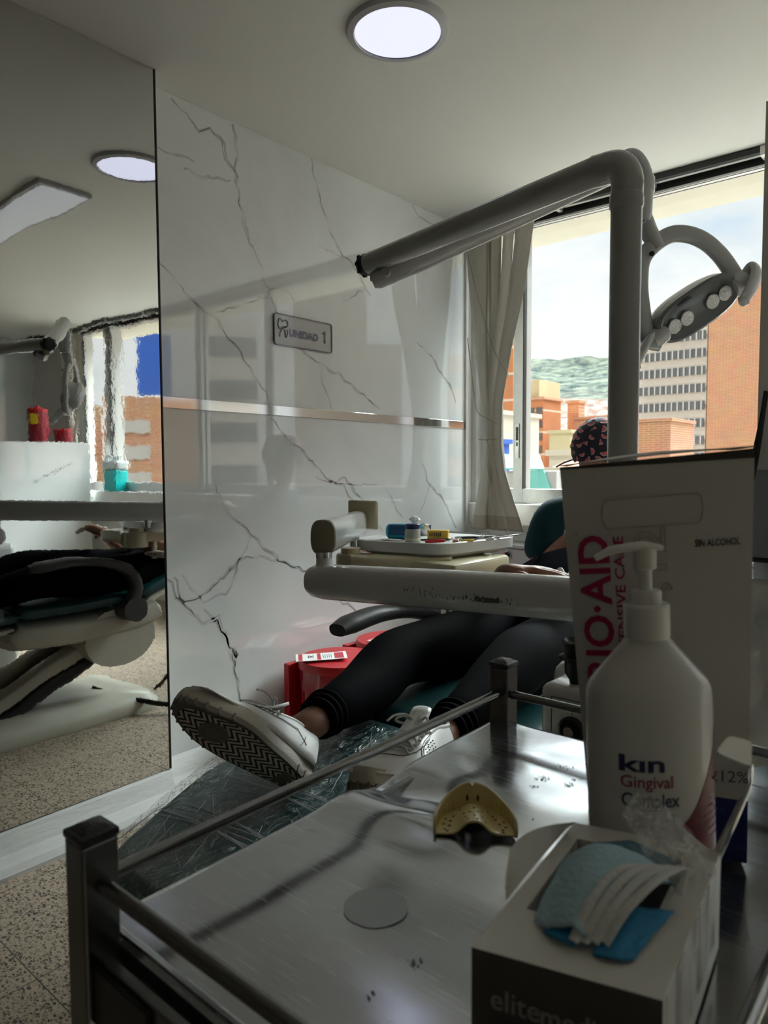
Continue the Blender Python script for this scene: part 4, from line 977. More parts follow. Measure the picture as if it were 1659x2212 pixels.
# ------------------------------------------------------------------ dental chair
ch = thing('dental_chair', 'dental chair with dark teal cushions and cream shell, carrying the patient', 'dental chair', (-1.0, 1.5, 0))
CX = -.955
def cushion(prof, th, hwf, n=30, off=0):
    """prof list of (y, z) along the chair; half width function; rounded slab"""
    bm = B(); pts = spline([V((CX, y, z)) for y, z in prof], 8); fr = frames(pts); rings = []
    for i, p in enumerate(pts):
        t_ = fr[i][0]; nrm = V((1, 0, 0)).cross(t_).normalized(); nrm = nrm if nrm.z > 0 else -nrm
        hw = hwf(i/(len(pts)-1)); e_ = min(1, min(i, len(pts)-1-i)/1.5+.35)
        ring = []
        for k in range(36):
            a = 2*PI*k/36; c, s = math.cos(a), math.sin(a); pw = 4.0
            c = math.copysign(abs(c)**(2/pw), c); s = math.copysign(abs(s)**(2/pw), s)
            ring.append(p+V((1, 0, 0))*hw*c*(.93+.07*e_)+nrm*th/2*s*e_ - nrm*off)
        rings.append(ring)
    loft(bm, rings); return bm
leg_w = lambda u: .125+.125*min(1, u*2.1)
obj('legrest_cushion', cushion([(.545, .462), (.75, .482), (1.0, .505), (1.22, .525)], .05, leg_w), M['teal'], ch, True)
obj('seat_cushion', cushion([(1.22, .530), (1.45, .53), (1.75, .54)], .06, lambda u: .255), M['teal'], ch, True)
obj('backrest_cushion', cushion([(1.76, .545), (2.0, .62), (2.30, .70)], .06, lambda u: .25-.07*u), M['teal'], ch, True)
obj('headrest', cushion([(2.33, .70), (2.43, .725), (2.52, .74)], .06, lambda u: .12), M['teal'], ch, True)
obj('legrest_shell', cushion([(.57, .425), (.8, .445), (1.2, .475)], .04, lambda u: leg_w(u)-.02), M['creamw'], ch, True)
obj('seat_shell', cushion([(1.18, .44), (1.45, .42), (1.75, .43), (1.86, .47)], .13, lambda u: .24), M['creamw'], ch, True)
obj('backrest_shell', cushion([(1.80, .50), (2.0, .56), (2.32, .65)], .04, lambda u: .22-.07*u), M['creamw'], ch, True)
bm = B(); tube(bm, [(CX-.23, 1.66, .36), (CX+.23, 1.66, .36)], [(.13, .17)]*2, 36, ref=(0, 0, 1)); obj('pivot_cover', bm, M['creamw'], ch, True)
bm = B(); 
for s in (-1, 1): tube(bm, [(CX+s*.10, 1.60, .34), (CX+s*.10, 1.05, .10)], [(.045, .03), (.055, .03)], 16, ref=(1, 0, 0), power=5)
box(bm, (CX-.13, 1.02, .12), (CX+.13, 1.14, .22), .02); obj('lift_arm', bm, M['creamw'], ch, True)
bm = B(); box(bm, (CX-.16, 1.10, .14), (CX+.16, 1.62, .20), .02, Matrix.Rotation(R_(25), 3, 'X')); obj('lift_cover', bm, M['black'], ch)
bm = B(); loft(bm, [[V((CX+x*k, 1.35+y*k2, z)) for x, y in rrect(-.27, .27, -.52, .50, .08)] for k, k2, z in ((1, 1, .001), (1, 1, .035), (.9, .93, .075), (.6, .7, .10))]); obj('floor_plate', bm, M['creamw'], ch, True)
def armrest(s):
    x = CX+s*.272
    bm = B(); tube(bm, spline([(x-.004*s, 1.255, .718), (x, 1.31, .725), (x, 1.42, .733), (x, 1.56, .718), (x, 1.66, .685), (x, 1.715, .61), (x+.0*s, 1.70, .53)], 6), slerp([(.026, .016), (.032, .023), (.032, .022), (.032, .019), (.03, .022), (.028, .022), (.03, .025), (.03, .03)], 37), 20, ref=(1, 0, 0), power=2.6)
    ob = obj('armrest', bm, M['arm'], ch, True)
    bm = B(); tube(bm, [(x+.03*s, 1.70, .49), (x-.06*s, 1.70, .49)], [.055, .055], 28); obj('armrest_hub', bm, M['arm'], ob, True)
armrest(-1)
bm = B(); cyl(bm, (-1.188, 1.32, .515), (-1.192, 1.32, .515), .006); obj('button', bm, M['chrome'], ch)
# plastic film over the leg rest
def filmfn(u, v):
    y = .53+.62*v; uu = (v*.62/.68); hw = leg_w(uu)+.012; x = CX+(u*2-1)*hw
    z = .462+.07*v*.9+.030+ (.006+.004*noise.noise(V((x*25, y*9, 1)))+.003*noise.noise(V((x*60, y*40, 5))))
    ed = abs(u*2-1); 
    if ed > .93: z -= (ed-.93)*.55
    if v < .03: z -= (.03-v)*1.2
    return V((x, y, z))
bm = B(); grid(bm, filmfn, 70, 110); bm.faces.layers.int.new('keep'); fc = obj('film_cover', bm, M['film'], ch, True)
# long pulled folds of the film
bm = B(); random.seed(11)
for k in range(46):
    x0 = CX-.15+random.random()*.30; y0 = .56+random.random()*.5; an = random.choice((2.2, 2.5, .5, 2.8))+random.gauss(0, .25); ln = random.uniform(.03, .14)
    pts = []
    for i in range(7):
        s = i/6*ln; x = x0+math.cos(an)*s+.004*noise.noise(V((s*40, k, 1))); y = y0+math.sin(an)*s
        v = (y-.53)/.62
        if not 0 < v < 1 or abs(x-CX) > leg_w(v*.9)-.004: break
        pts.append(V((x, y, .462+.063*v+.030+.0085)))
    if len(pts) > 2: tube(bm, pts, [.0003]+[.0009]*(len(pts)-2)+[.0003], 5)
for yb, an in ((.80, .55), (.66, .62)):
    for q in range(9):
        pts = [V((CX-.14+s*.28, yb+q*.006+s*.10*an-.05*s*s+.01*math.sin(s*3+q), .462+.063*((yb-.53+.1*s)/.62)+.041)) for s in [i/10 for i in range(11)]]
        pts = [p for p in pts if abs(p.x-CX) < .16]
        tube(bm, pts, .0008, 5)
obj('film_folds', bm, mat('film_fold', (.5, .52, .52), .25, trans=.5), ch, True)['kind'] = 'stuff'

# foot control and hoses on the floor (mirror)
bm = B(); tube(bm, spline([(-1.0, 1.62, .10), (-1.25, 1.75, .05), (-1.5, 1.95, .02), (-1.75, 2.1, .015), (-2.0, 2.2, .015)], 8), .012, 10)
tag(obj('floor_hose', bm, M['black'], None, True), 'black corrugated hose along the floor behind the chair base', 'hose')
bm = B(); lathe(bm, [(.11, 0), (.11, .02), (.09, .05), (.03, .06), (.001, .06)], (-1.6, 2.25, .001), 32)
tag(obj('foot_pedal', bm, M['black'], None, True), 'round black foot control on the floor, seen in the mirror', 'pedal')

# ------------------------------------------------------------------ red waste bins
def bin_(x, y, r, h, label, rz, plabel):
    t = thing('waste_bin', label, 'bin', (x, y, 0), 'red waste bins against the marble wall')
    bm = B(); lathe(bm, [(r*.80, 0), (r*.82, .01), (r*.93, h-.02), (r*.93, h)], (x, y, 0.001), 48); obj('bucket', bm, M['red'], t, True)
    bm = B(); lathe(bm, [(r*.965, h-.022), (r*1.0, h-.02), (r*1.0, h+.004), (r*.97, h+.012), (r*.6, h+.016), (.001, h+.017)], (x, y, 0), 64); obj('lid', bm, M['red'], t, True)
    bm = B(); box(bm, (x-r*1.08, y-r*.86, .0), (x-r*.9, y+r*.6, h-.015), .004); obj('back_housing', bm, M['red'], t)
    bm = B()
    def bag(u, v):
        a = 2*PI*u; rr = r*(.955-.02*v)+.006*noise.noise(V((math.cos(a)*3, math.sin(a)*3, v*2)))+.004*abs(math.sin(a*9+v*3))*(1-v*.3); return V((x+rr*math.cos(a), y+rr*math.sin(a), h-.02-v*.16*(1+.25*math.sin(a*3))))
    grid(bm, bag, 90, 10, closeu=True); bm.faces.layers.int.new('keep'); obj('bag_rim', bm, mat('red_bag', (.33, .012, .02), .2, coat=.5), t, True)
    c = V((x+(-.03 if rz < 60 else .02), y+(-.075 if rz < 60 else -.03), h+.0195)); rt = Matrix.Rotation(R_(rz), 3, 'Z')
    s = thing('paper_notice', plabel, 'notice', c, 'notices lying on the red bins')
    f = lambda u, v, z=0: c+rt @ V(((u-.5)*.20, (v-.5)*.105, .003+z+.006*u*u))
    bm = B(); grid(bm, lambda u, v: f(u, v), 8, 4); bm.faces.layers.int.new('keep'); solid(obj('sheet', bm, M['paper'], s), .0008, 0)
    for u0, u1, v0, v1 in ((.05, .13, .03, .97), (.42, .49, .05, .95), (.76, .94, .1, .9)):
        bm = B(); grid(bm, lambda u, v: f(u0+(u1-u0)*u, v0+(v1-v0)*v, .0009), 6, 2); bm.faces.layers.int.new('keep'); obj('red_band', bm, M['paperred'], s)
    bm = B(); tube(bm, [f(.25, .35, .0016), f(.32, .5, .0016), f(.25, .65, .0016), f(.25, .35, .0016)], .0012, 5); tube(bm, [f(.34, .3, .0016), f(.34, .7, .0016)], .001, 5)
    for k in range(5): tube(bm, [f(.54+k*.04, .25, .0016), f(.54+k*.04, .75, .0016)], .0006, 4)
    obj('print', bm, M['ink'], s)
bin_(-1.955, 2.02, .165, .355, 'red lidded waste bin nearest the camera against the marble wall', 48, 'white and red notice hanging over the edge of the near red bin lid')
bin_(-1.95, 2.345, .160, .37, 'red lidded waste bin behind the first one, partly hidden by the leg', 90, 'white and red notice on the farther red bin, behind the hoses')

# ------------------------------------------------------------------ people
def skinned(name, nodes, edges, mt, parent, lv=2, root=0, move=None):
    """nodes: [(co, r or (rx, ry))]"""
    me = bpy.data.meshes.new(name); me.from_pydata([tuple(n[0]) for n in nodes], edges, [])
    o = bpy.data.objects.new(name, me); COL.objects.link(o)
    md = o.modifiers.new('skin', 'SKIN'); md.use_smooth_shade = True; md.branch_smoothing = .6
    for i, n in enumerate(nodes):
        r = n[1]; sv = me.skin_vertices[0].data[i]; sv.radius = r if isinstance(r, tuple) else (r, r); sv.use_root = (i == root)
    s = o.modifiers.new('sub', 'SUBSURF'); s.levels = lv; s.render_levels = lv
    nm = bpy.data.meshes.new_from_object(o.evaluated_get(bpy.context.evaluated_depsgraph_get()))
    bpy.data.objects.remove(o); bpy.data.meshes.remove(me); nm.name = name
    tidy(nm); nm.materials.clear(); nm.materials.append(mt)
    for p in nm.polygons: p.use_smooth = True; p.material_index = 0
    o = bpy.data.objects.new(name, nm); COL.objects.link(o)
    if parent: o.parent = parent; o.matrix_parent_inverse = parent_inv(parent)
    return o
def hand_nodes(nodes, edges, wi, wrist, d, up, side, sc=1.0, curl=.4, spread=1.0):
    """five fingered hand growing from wrist node wi; d finger direction, up = back of the hand, side = thumb side"""
    d, up, side = V(d).normalized(), V(up).normalized(), V(side).normalized()
    def add(p, r, prev):
        nodes.append((p, r)); edges.append((prev, len(nodes)-1)); return len(nodes)-1
    w = V(wrist)
    pm = add(w+d*.040*sc, (.026*sc, .015*sc), wi); kn = add(w+d*.078*sc, (.030*sc, .012*sc), pm)
    ln = (.042, .047, .044, .036)
    for k, off in enumerate((.027, .009, -.009, -.027)):
        b = w+d*(.088-.004*abs(k-1))*sc+side*off*sc*spread; i = add(b, .0088*sc, kn); q = b; dd = d.copy()
        for s_, r_ in ((1, .0082), (.62, .0076), (.5, .0064)):
            dd = (dd-up*curl*.55).normalized(); q = q+dd*ln[k]*s_*sc+side*off*.10*sc; i = add(q, r_*sc, i)
    b = w+d*.032*sc+side*.030*sc-up*.006*sc; i = add(b, .0115*sc, pm); q = b
    for s_, r_ in ((.034, .0100), (.030, .0086), (.02, .0072)):
        q = q+(d*.75+side*.55-up*.25).normalized()*s_*sc; i = add(q, r_*sc, i)

pt = thing('person', 'patient in black leggings, black top and white sneakers lying back in the teal chair', 'person', (CX, 1.8, .56))
hipz = .70
an1, kn1, hp1 = V((-.992, .941, .622)), V((-1.110, 1.335, .640)), V((-1.10, 1.86, .635))
an2, kn2, hp2 = V((-.747, 1.030, .631)), V((-.80, 1.42, .672)), V((-.90, 1.86, .635))
pel, chest, neck, head = V((-1.0, 1.92, .675)), V((-.99, 2.17, .775)), V((-.97, 2.36, .835)), V((-.965, 2.47, .86))
nodes = [(pel, (.15, .10)), (hp1, .085), (kn1, .062), (an1.lerp(kn1, .45)+V((0, 0, -.012)), .038), (an1, .034),
         (hp2, .085), (kn2, .062), (an2.lerp(kn2, .45), .038), (an2, .034),
         (pel.lerp(chest, .5), (.13, .095)), (chest, (.16, .10)), (neck-V((0, .05, .01)), (.07, .05)), (neck, .048), (head, (.075, .085)), (head+V((0, .08, .0)), (.07, .08))]
edges = [(0, 1), (1, 2), (2, 3), (3, 4), (0, 5), (5, 6), (6, 7), (7, 8), (0, 9), (9, 10), (10, 11), (11, 12), (12, 13), (13, 14)]
# feet inside the shoes
ftA = an1+V((-.03, -.05, -.03)); nodes.append((ftA, .03)); edges.append((4, len(nodes)-1))
ftB = an2+V((.03, -.05, -.03)); nodes.append((ftB, .03)); edges.append((8, len(nodes)-1))
def armn(s, elb, wr, d, up, side):
    sh = chest+V((s*.17, .06, .0)); nodes.append((sh, .052)); i = len(nodes)-1; edges.append((10, i))
    nodes.append((elb, .040)); edges.append((i, i+1)); nodes.append((V(elb).lerp(V(wr), .5), .034)); edges.append((i+1, i+2)); nodes.append((V(wr), (.025, .020))); edges.append((i+2, i+3))
    hand_nodes(nodes, edges, i+3, wr, d, up, side, 1.0, .28)
armn(-1, V((-1.17, 1.93, .73)), V((-.972, 1.640, .852)), (.80, .60, -.02), (.0, -.05, 1), (.5, -.8, 0))
armn(1, V((-.68, 1.98, .70)), V((-.80, 1.80, .815)), (-.8, -.1, .05), (0, .05, 1), (-.2, -.9, 0))
body = skinned('body', nodes, edges, M['skin'], pt, 2)
# face
fc_ = head+V((0, .03, 0))
bm = B(); bmesh.ops.create_uvsphere(bm, u_segments=28, v_segments=20, radius=1)
for v in bm.verts:
    c = v.co.copy(); v.co = fc_+V((c.x*.074, c.y*.108, c.z*.092))
obj('face', bm, M['skin'], pt, True)
bm = B()
tube(bm, [fc_+V((0, .015, .088)), fc_+V((0, -.005, .106)), fc_+V((0, -.022, .108)), fc_+V((0, -.03, .094))], [.006, .009, .014, .009], 12); obj('nose', bm, M['skin'], pt, True)
for s in (-1, 1):
    bm = B(); tube(bm, [fc_+V((s*.045, .012, .074)), fc_+V((s*.03, .010, .084)), fc_+V((s*.016, .012, .084))], [.003, .006, .003], 10); obj('closed_eye', bm, M['hair'], pt, True)
    bm = B(); tube(bm, [fc_+V((s*.073, -.02, .0)), fc_+V((s*.083, .0, .01)), fc_+V((s*.074, .025, .01))], [.006, .011, .006], 10); obj('ear', bm, M['skin'], pt, True)
bm = B(); tube(bm, [fc_+V((-.025, -.052, .072)), fc_+V((0, -.052, .082)), fc_+V((.025, -.052, .072))], [.003, .007, .003], 10); obj('mouth', bm, mat('lips', (.2, .06, .05), .4), pt, True)
bm = B(); bmesh.ops.create_uvsphere(bm, u_segments=28, v_segments=20, radius=1)
for v in bm.verts:
    c = v.co.copy(); v.co = fc_+V((c.x*.084, .035+c.y*.098, -.02+c.z*.088))
obj('hair', bm, M['hair'], pt, True)
# clothing
nl = [(pel, (.165, .115)), (hp1, .102), (kn1.lerp(hp1, .5), .096), (kn1+V((0, 0, .012)), .078), (an1.lerp(kn1, .62)+V((0, 0, -.018)), .072), (an1.lerp(kn1, .30)+V((0, 0, -.006)), .055), (an1.lerp(kn1, .10)+V((0, 0, .0)), .043),
      (hp2, .102), (kn2.lerp(hp2, .5), .094), (kn2+V((0, 0, .012)), .078), (an2.lerp(kn2, .62), .070), (an2.lerp(kn2, .28), .050), (an2.lerp(kn2, .10), .043), (pel+V((0, .09, .03)), (.15, .11))]
skinned('leggings', nl, [(0, 1), (1, 2), (2, 3), (3, 4), (4, 5), (5, 6), (0, 7), (7, 8), (8, 9), (9, 10), (10, 11), (11, 12), (0, 13)], M['legging'], pt, 2)
for an_, kn_, rr in ((an1, kn1, .041), (an2, kn2, .041)):
    d = (kn_-an_).normalized(); c = an_.lerp(kn_, .055); bm = B()
    tube(bm, [c+d*(.004*k) for k in range(13)], [rr-.004]+[rr+.0018*math.sin(k*1.5)+.0007*k for k in range(12)], 32)
    obj('legging_cuff', bm, M['legging'], pt, True)
nt_ = [(pel+V((0, -.03, .015)), (.175, .125)), (pel.lerp(chest, .5)+V((0, 0, .01)), (.15, .115)), (chest, (.18, .12)), (neck-V((0, .05, .01)), (.10, .07)), (chest+V((-.17, .06, 0)), .066), (V((-1.16, 2.02, .725)), .058), (chest+V((.17, .06, 0)), .066), (V((-.69, 2.02, .725)), .058)]
skinned('top', nt_, [(0, 1), (1, 2), (2, 3), (2, 4), (4, 5), (2, 6), (6, 7)], M['blackshirt'], pt, 2)
bm = B(); grid(bm, lambda u, v: V((-.905+.13*u, 1.70+.09*v, .830+.020*noise.noise(V((u*5, v*5, 3)))+.010*abs(math.sin(u*9+v*4)))), 26, 18); bm.faces.layers.int.new('keep')
tag(solid(obj('tissue', bm, M['cotton'], None, False), .0015), 'crumpled white tissue held under the patient\'s fingers', 'tissue')

# sneakers
def zigzag():
    mt = mat('tread_rubber', (.16, .15, .125), .8); t = mt.node_tree; b = t.nodes['Principled BSDF']
    c = N(t, 'ShaderNodeTexCoord'); sp = N(t, 'ShaderNodeSeparateXYZ'); t.links.new(c.outputs['Object'], sp.inputs[0])
    a = N(t, 'ShaderNodeMath', operation='PINGPONG'); a.inputs[1].default_value = .0165; t.links.new(sp.outputs['Y'], a.inputs[0])
    s = N(t, 'ShaderNodeMath', operation='MULTIPLY_ADD'); s.inputs[1].default_value = 1.1; t.links.new(a.outputs[0], s.inputs[0]); t.links.new(sp.outputs['X'], s.inputs[2])
    m_ = N(t, 'ShaderNodeMath', operation='MULTIPLY'); m_.inputs[1].default_value = 2*PI/.0135; t.links.new(s.outputs[0], m_.inputs[0])
    si = N(t, 'ShaderNodeMath', operation='SINE'); t.links.new(m_.outputs[0], si.inputs[0])
    mr = N(t, 'ShaderNodeMapRange'); mr.inputs['From Min'].default_value = -.35; mr.inputs['From Max'].default_value = .15; t.links.new(si.outputs[0], mr.inputs['Value'])
    mx = N(t, 'ShaderNodeMix', data_type='RGBA'); mx.inputs['A'].default_value = (.05, .046, .036, 1); mx.inputs['B'].default_value = (.66, .62, .53, 1)
    t.links.new(mr.outputs[0], mx.inputs['Factor']); t.links.new(mx.outputs['Result'], b.inputs['Base Color'])
    bp = N(t, 'ShaderNodeBump'); bp.inputs['Strength'].default_value = .35; bp.inputs['Distance'].default_value = .002; t.links.new(mr.outputs[0], bp.inputs['Height']); t.links.new(bp.outputs[0], b.inputs['Normal'])
    return mt
M['tread'] = zigzag(); M['rubber'] = mat('outsole_rubber', (.20, .185, .155), .75, bump=.3, bscale=200)
def sole_outline(side, k=1.0, n=64):
    """closed outline, x from heel 0 to toe .30; side +1 bulges little-toe side"""
    o = []
    for i in range(n):
        a = 2*PI*i/n; c, s = math.cos(a), math.sin(a); x = .148-.148*c   # 0 heel .. .296 toe
        u = x/.296; w_ = (.040+.020*math.sin(PI*min(1, max(0, (u-.15)/.85))**1.15)) * (abs(s)**.62)
        yc = .010*side*math.sin(PI*u)*-1*(.6) + (.006*side if u > .6 else 0)*(u-.6)*2
        pinch = -.008*math.exp(-((u-.42)/.16)**2) if (s*side < 0) else -.002*math.exp(-((u-.42)/.16)**2)
        o.append(((x-.148)*k+.148, (math.copysign(w_+pinch*abs(s), s))*k+yc))
    return o
def sneaker(label, origin, toe, down, side):
    """toe: unit toe direction; down: sole normal"""
    t = thing('sneaker', label, 'shoe', origin, 'white sneakers on the patient')
    X = V(toe).normalized(); Z = -V(down).normalized(); Z = (Z-X*Z.dot(X)).normalized(); Y = Z.cross(X)
    rot = Matrix((X, Y, Z)).transposed()
    def sp_(u): return .010*max(0, (u-.72)/.28)**2+.004*max(0, (.12-u)/.12)   # toe spring
    def G(x, y, z): return V((x, y, z+sp_(x/.296)))
    def ring(k, z): return [G(x, y, z) for x, y in sole_outline(side, k)]
    parts = []
    def add(nm, bm, m_, sm=True, par=None):
        for v in bm.verts: pass
        o = obj(nm, bm, m_, None, sm); o.parent = par or t; o['_'] = 0; del o['_']
        if not par: o.matrix_parent_inverse = Matrix.Identity(4)
        parts.append(o); return o
    bm = B(); loft(bm, [ring(.985, 0), ring(1.0, .004), ring(1.0, .010)]); out_ = add('outsole', bm, M['rubber'])
    bm = B(); f = [bm.verts.new(p) for p in ring(.90, -.0012)]; bm.faces.new(f[::-1]); bm.faces.layers.int.new('keep'); add('tread', bm, M['tread'], False, out_)
    bm = B(); lathe(bm, [(.027, .001), (.027, -.0022), (.0185, -.0022), (.018, -.001), (.0165, -.001), (.016, -.0026), (.001, -.0026)], G(.212, .0, 0), 40); add('pivot_disc', bm, M['rubber'], True, out_)
    bm = B(); box(bm, G(.040, -.020, -.003), G(.062, .022, 0), .001, Matrix.Rotation(.0, 3, 'Z')); add('heel_plug', bm, M['rubber'], False, out_)
    bm = B()
    for i in range(64):
        (x, y) = sole_outline(side, 1.0)[i]; (x2, y2) = sole_outline(side, 1.0)[(i+1) % 64]
        if (x > .20 or x < .05) and i % 2 == 0:
            c = G((x+x2)/2, (y+y2)/2, .007); tg = V((x2-x, y2-y, 0)).normalized(); rt = Matrix((tg, V((-tg.y, tg.x, 0)), V((0, 0, 1)))).transposed(); box(bm, c-V((.0022, .0026, .007)), c+V((.0022, .0026, .0065)), .0008, rt)
    add('side_lugs', bm, M['rubber'], False, out_)['kind'] = 'stuff'
    bm = B(); loft(bm, [ring(1.0, .010), ring(1.012, .013), ring(1.0, .026), ring(.985, .034), ring(.95, .036)]); mid_ = add('midsole', bm, M['shoesole'])
    # upper: rings along x
    def prof(x):
        u = x/.296; w_ = max(.006, (.039+.019*math.sin(PI*min(1, max(0, (u-.15)/.85))**1.15)))*min(1, ((1-abs(u*2-1)**7))**.5+.12)
        h = .112-.006*u if u < .22 else (.1107-.062*((u-.22)/.53)**1.25 if u < .75 else .0487-.018*((u-.75)/.25))
        if u > .93: h *= .72
        return w_, max(.016, h)
    bm = B(); xs = [.006+.284*i/30 for i in range(31)]; RR = []
    for x in xs:
        w_, h = prof(x); u = x/.296; r = []
        opn = .16 < u < .48
        for k in range(25):
            a = PI*k/24; c, s = math.cos(a), math.sin(a); tp_ = .62 if u < .5 else .8
            yy = w_*math.copysign(abs(c)**.75, c)*(1-(1-tp_)*s**2*.9); zz = .030+(h-.030)*max(0, s)**.72
            r.append(G(x, yy, zz))
        RR.append([bm.verts.new(p) for p in r])
    for i in range(30):
        for k in range(24):
            u = (xs[i]+xs[i+1])/2/.296
            if .03 < u < .36 and 8 <= k <= 15: continue       # ankle opening
            bm.faces.new((RR[i][k], RR[i][k+1], RR[i+1][k+1], RR[i+1][k]))
    bm.faces.new(RR[0]); bm.faces.new(RR[-1][::-1]); bm.faces.layers.int.new('keep')
    up_ = add('upper', bm, M['shoe']); solid(up_, .0016, 0)
    def onup(x, a, e=.0012):
        e += .0006
        w_, h = prof(x); u = x/.296; c, s = math.cos(a), math.sin(a); tp_ = .62 if u < .5 else .8
        return G(x, w_*math.copysign(abs(c)**.75, c)*(1-(1-tp_)*s**2*.9), .030+(h-.030)*max(0, s)**.72)+V((0, c*e, s*e))
    # collar rim and tongue
    bm = B(); pts = [onup(.010+.098*i/10, PI*8/24, .001) for i in range(11)][::-1]+[onup(.010, PI*(8+k)/24) for k in range(1, 8)]+[onup(.010+.098*i/10, PI*16/24, .001) for i in range(11)]
    tube(bm, pts, .0032, 8); add('collar', bm, M['shoe'], True, up_)
    bm = B(); grid(bm, lambda u, v: onup(.175-.078*v, PI*(9.2+5.6*u)/24, .002)+V((-.004*v*v, 0, .030*v**2.2)), 6, 10); bm.faces.layers.int.new('keep'); tg_ = add('tongue', bm, M['shoe']); solid(tg_, .006, 0)
    # eyestay outline, stitches, holes, laces
    bm = B()
    for s in (1, -1):
        A_ = lambda q: PI/2-s*PI*q/24
        tube(bm, [onup(x, A_(a)) for x, a in ((.125, 5.2), (.15, 5.0), (.18, 4.8), (.20, 3.4), (.205, 1.5), (.205, 0))], .0007, 6)
        tube(bm, [onup(x, A_(a)) for x, a in ((.11, 4.4), (.14, 4.6), (.165, 5), (.18, 6.6), (.175, 8.2), (.15, 8.6), (.11, 8.6), (.07, 8.8), (.045, 10.5))], .0006, 6)
        tube(bm, [onup(x, A_(a)) for x, a in ((.115, 4.8), (.14, 5.1), (.162, 5.5), (.174, 6.8), (.168, 8.0), (.145, 8.2), (.11, 8.2), (.07, 8.4))], .0005, 6)
        tube(bm, [onup(x, A_(a)) for x, a in ((.05, 8.9), (.052, 10), (.06, 11.3))], .0006, 6)
    add('stitching', bm, M['stitch'], False, up_)['kind'] = 'stuff'
    bm = B()
    for s in (1, -1):
        for r_ in range(3):
            for q in range(5-(r_ % 2)*0):
                p = onup(.118+q*.010+r_*.003, PI/2-s*PI*(5.9+r_*.75)/24, .0008); box(bm, p-V((.0008,)*3), p+V((.0008,)*3))
    add('vent_holes', bm, M['ink'], False, up_)['kind'] = 'stuff'
    bm = B()
    for q in range(6):
        x = .196-q*.0165; a0, a1 = PI/2-PI*3.6/24, PI/2+PI*3.6/24
        tube(bm, spline([onup(x, a0, .002), onup(x-.006, PI/2-.15, .0075), onup(x-.010, a1, .002)], 4), (.0022), 6)
        tube(bm, spline([onup(x-.006, a1, .003), onup(x-.003, PI/2+.1, .0085), onup(x-.012, a0, .003)], 4), (.0022), 6)
    tp_ = onup(.112, PI/2, .008)
    for s in (1, -1):
        tube(bm, spline([tp_, tp_+V((.01, s*.02, .012)), tp_+V((.022, s*.03, .004)), tp_+V((.012, s*.015, -.001)), tp_], 5), .0022, 6)
        tube(bm, spline([tp_, tp_+V((.015, s*.012, .014)), tp_+V((.04, s*.022, .012)), tp_+V((.06, s*.026, .002))], 5), .002, 6)
    box(bm, tp_-V((.004, .006, .003)), tp_+V((.004, .006, .005)), .002)
    add('laces', bm, M['lace'], True, up_)
    for o in parts:
        if o.parent == t: o.matrix_parent_inverse = Matrix.Identity(4)
    t.matrix_world = Matrix.Translation(origin) @ rot.to_4x4(); t.rotation_euler = rot.to_euler(); t.location = origin
    return t
heelA = dep(648, 1702, 1.30); toeA = dep(382, 1532, 1.205)
tdir = (toeA-heelA).normalized(); dn = (-FW*.85 - RT*.29 - UP*.44)
sneaker('white leather sneaker raised with its zigzag sole facing the camera', heelA-tdir*.012+(-dn.normalized())*.0, tdir, dn, -1)
heelB = dep(952, 1700, 1.27); toeB = dep(778, 1722, 1.03)
tdB = (toeB-heelB).normalized(); dnB = (-FW*.42 - RT*.16 - UP*.88)
sneaker('second white sneaker, half hidden behind the steel tray edge', heelB, tdB, dnB, 1)

# clinician seated at the patient's head
cl = thing('person', 'clinician in dark teal scrubs and a watermelon print cap bending over the patient', 'person', (-1.16, 2.80, .5))
hdc = V((-1.205, 2.765, 1.175))
cp = V((-1.12, 2.92, .50)); cch = V((-1.10, 2.87, .88)); cnk = V((-1.13, 2.86, 1.04))
nodes = [(cp, (.16, .12)), (cp.lerp(cch, .5), (.14, .11)), (cch, (.17, .11)), (cnk, .052), (hdc, (.078, .09)), (hdc+V((0, -.01, .05)), (.075, .09))]
edges = [(0, 1), (1, 2), (2, 3), (3, 4), (4, 5)]
shL, shR = V((-1.345, 2.62, .955)), V((-.93, 2.95, .96))
for s, sh, el, wr in ((-1, shL, V((-1.345, 2.52, .715)), V((-1.14, 2.47, .90))), (1, shR, V((-.80, 2.78, .80)), V((-.90, 2.50, .92)))):
    nodes.append((sh, .056)); i = len(nodes)-1; edges.append((2, i)); nodes += [(el, .042), (el.lerp(wr, .5), .036), (wr, (.026, .021))]; edges += [(i, i+1), (i+1, i+2), (i+2, i+3)]
    hand_nodes(nodes, edges, i+3, wr, ((CX-wr.x), -.12, -.02), (0, .2, 1), (0, -.6, .3), .95, .5)
for s in (-1, 1):   # seated legs astride the headrest
    nodes += [(cp+V((s*.12, -.04, 0)), .085), (cp+V((s*.30, -.34, .02)), .062), (cp+V((s*.32, -.30, -.40)), .04), (cp+V((s*.32, -.42, -.455)), (.04, .03))]; i = len(nodes)-4
    edges += [(0, i), (i, i+1), (i+1, i+2), (i+2, i+3)]
skinned('body', nodes, edges, M['skin'], cl, 2)
skinned('scrub_shirt', [(cp+V((0, 0, .04)), (.185, .145)), (cp.lerp(cch, .5), (.165, .135)), (cch, (.195, .13)), (cnk-V((0, 0, .03)), (.085, .075)), (shL, .080), (shL.lerp(V((-1.345, 2.52, .715)), .92), .082), (shR, .078), (shR.lerp(V((-.80, 2.78, .80)), .75), .078)],
        [(0, 1), (1, 2), (2, 3), (2, 4), (4, 5), (2, 6), (6, 7)], M['scrub'], cl, 2)
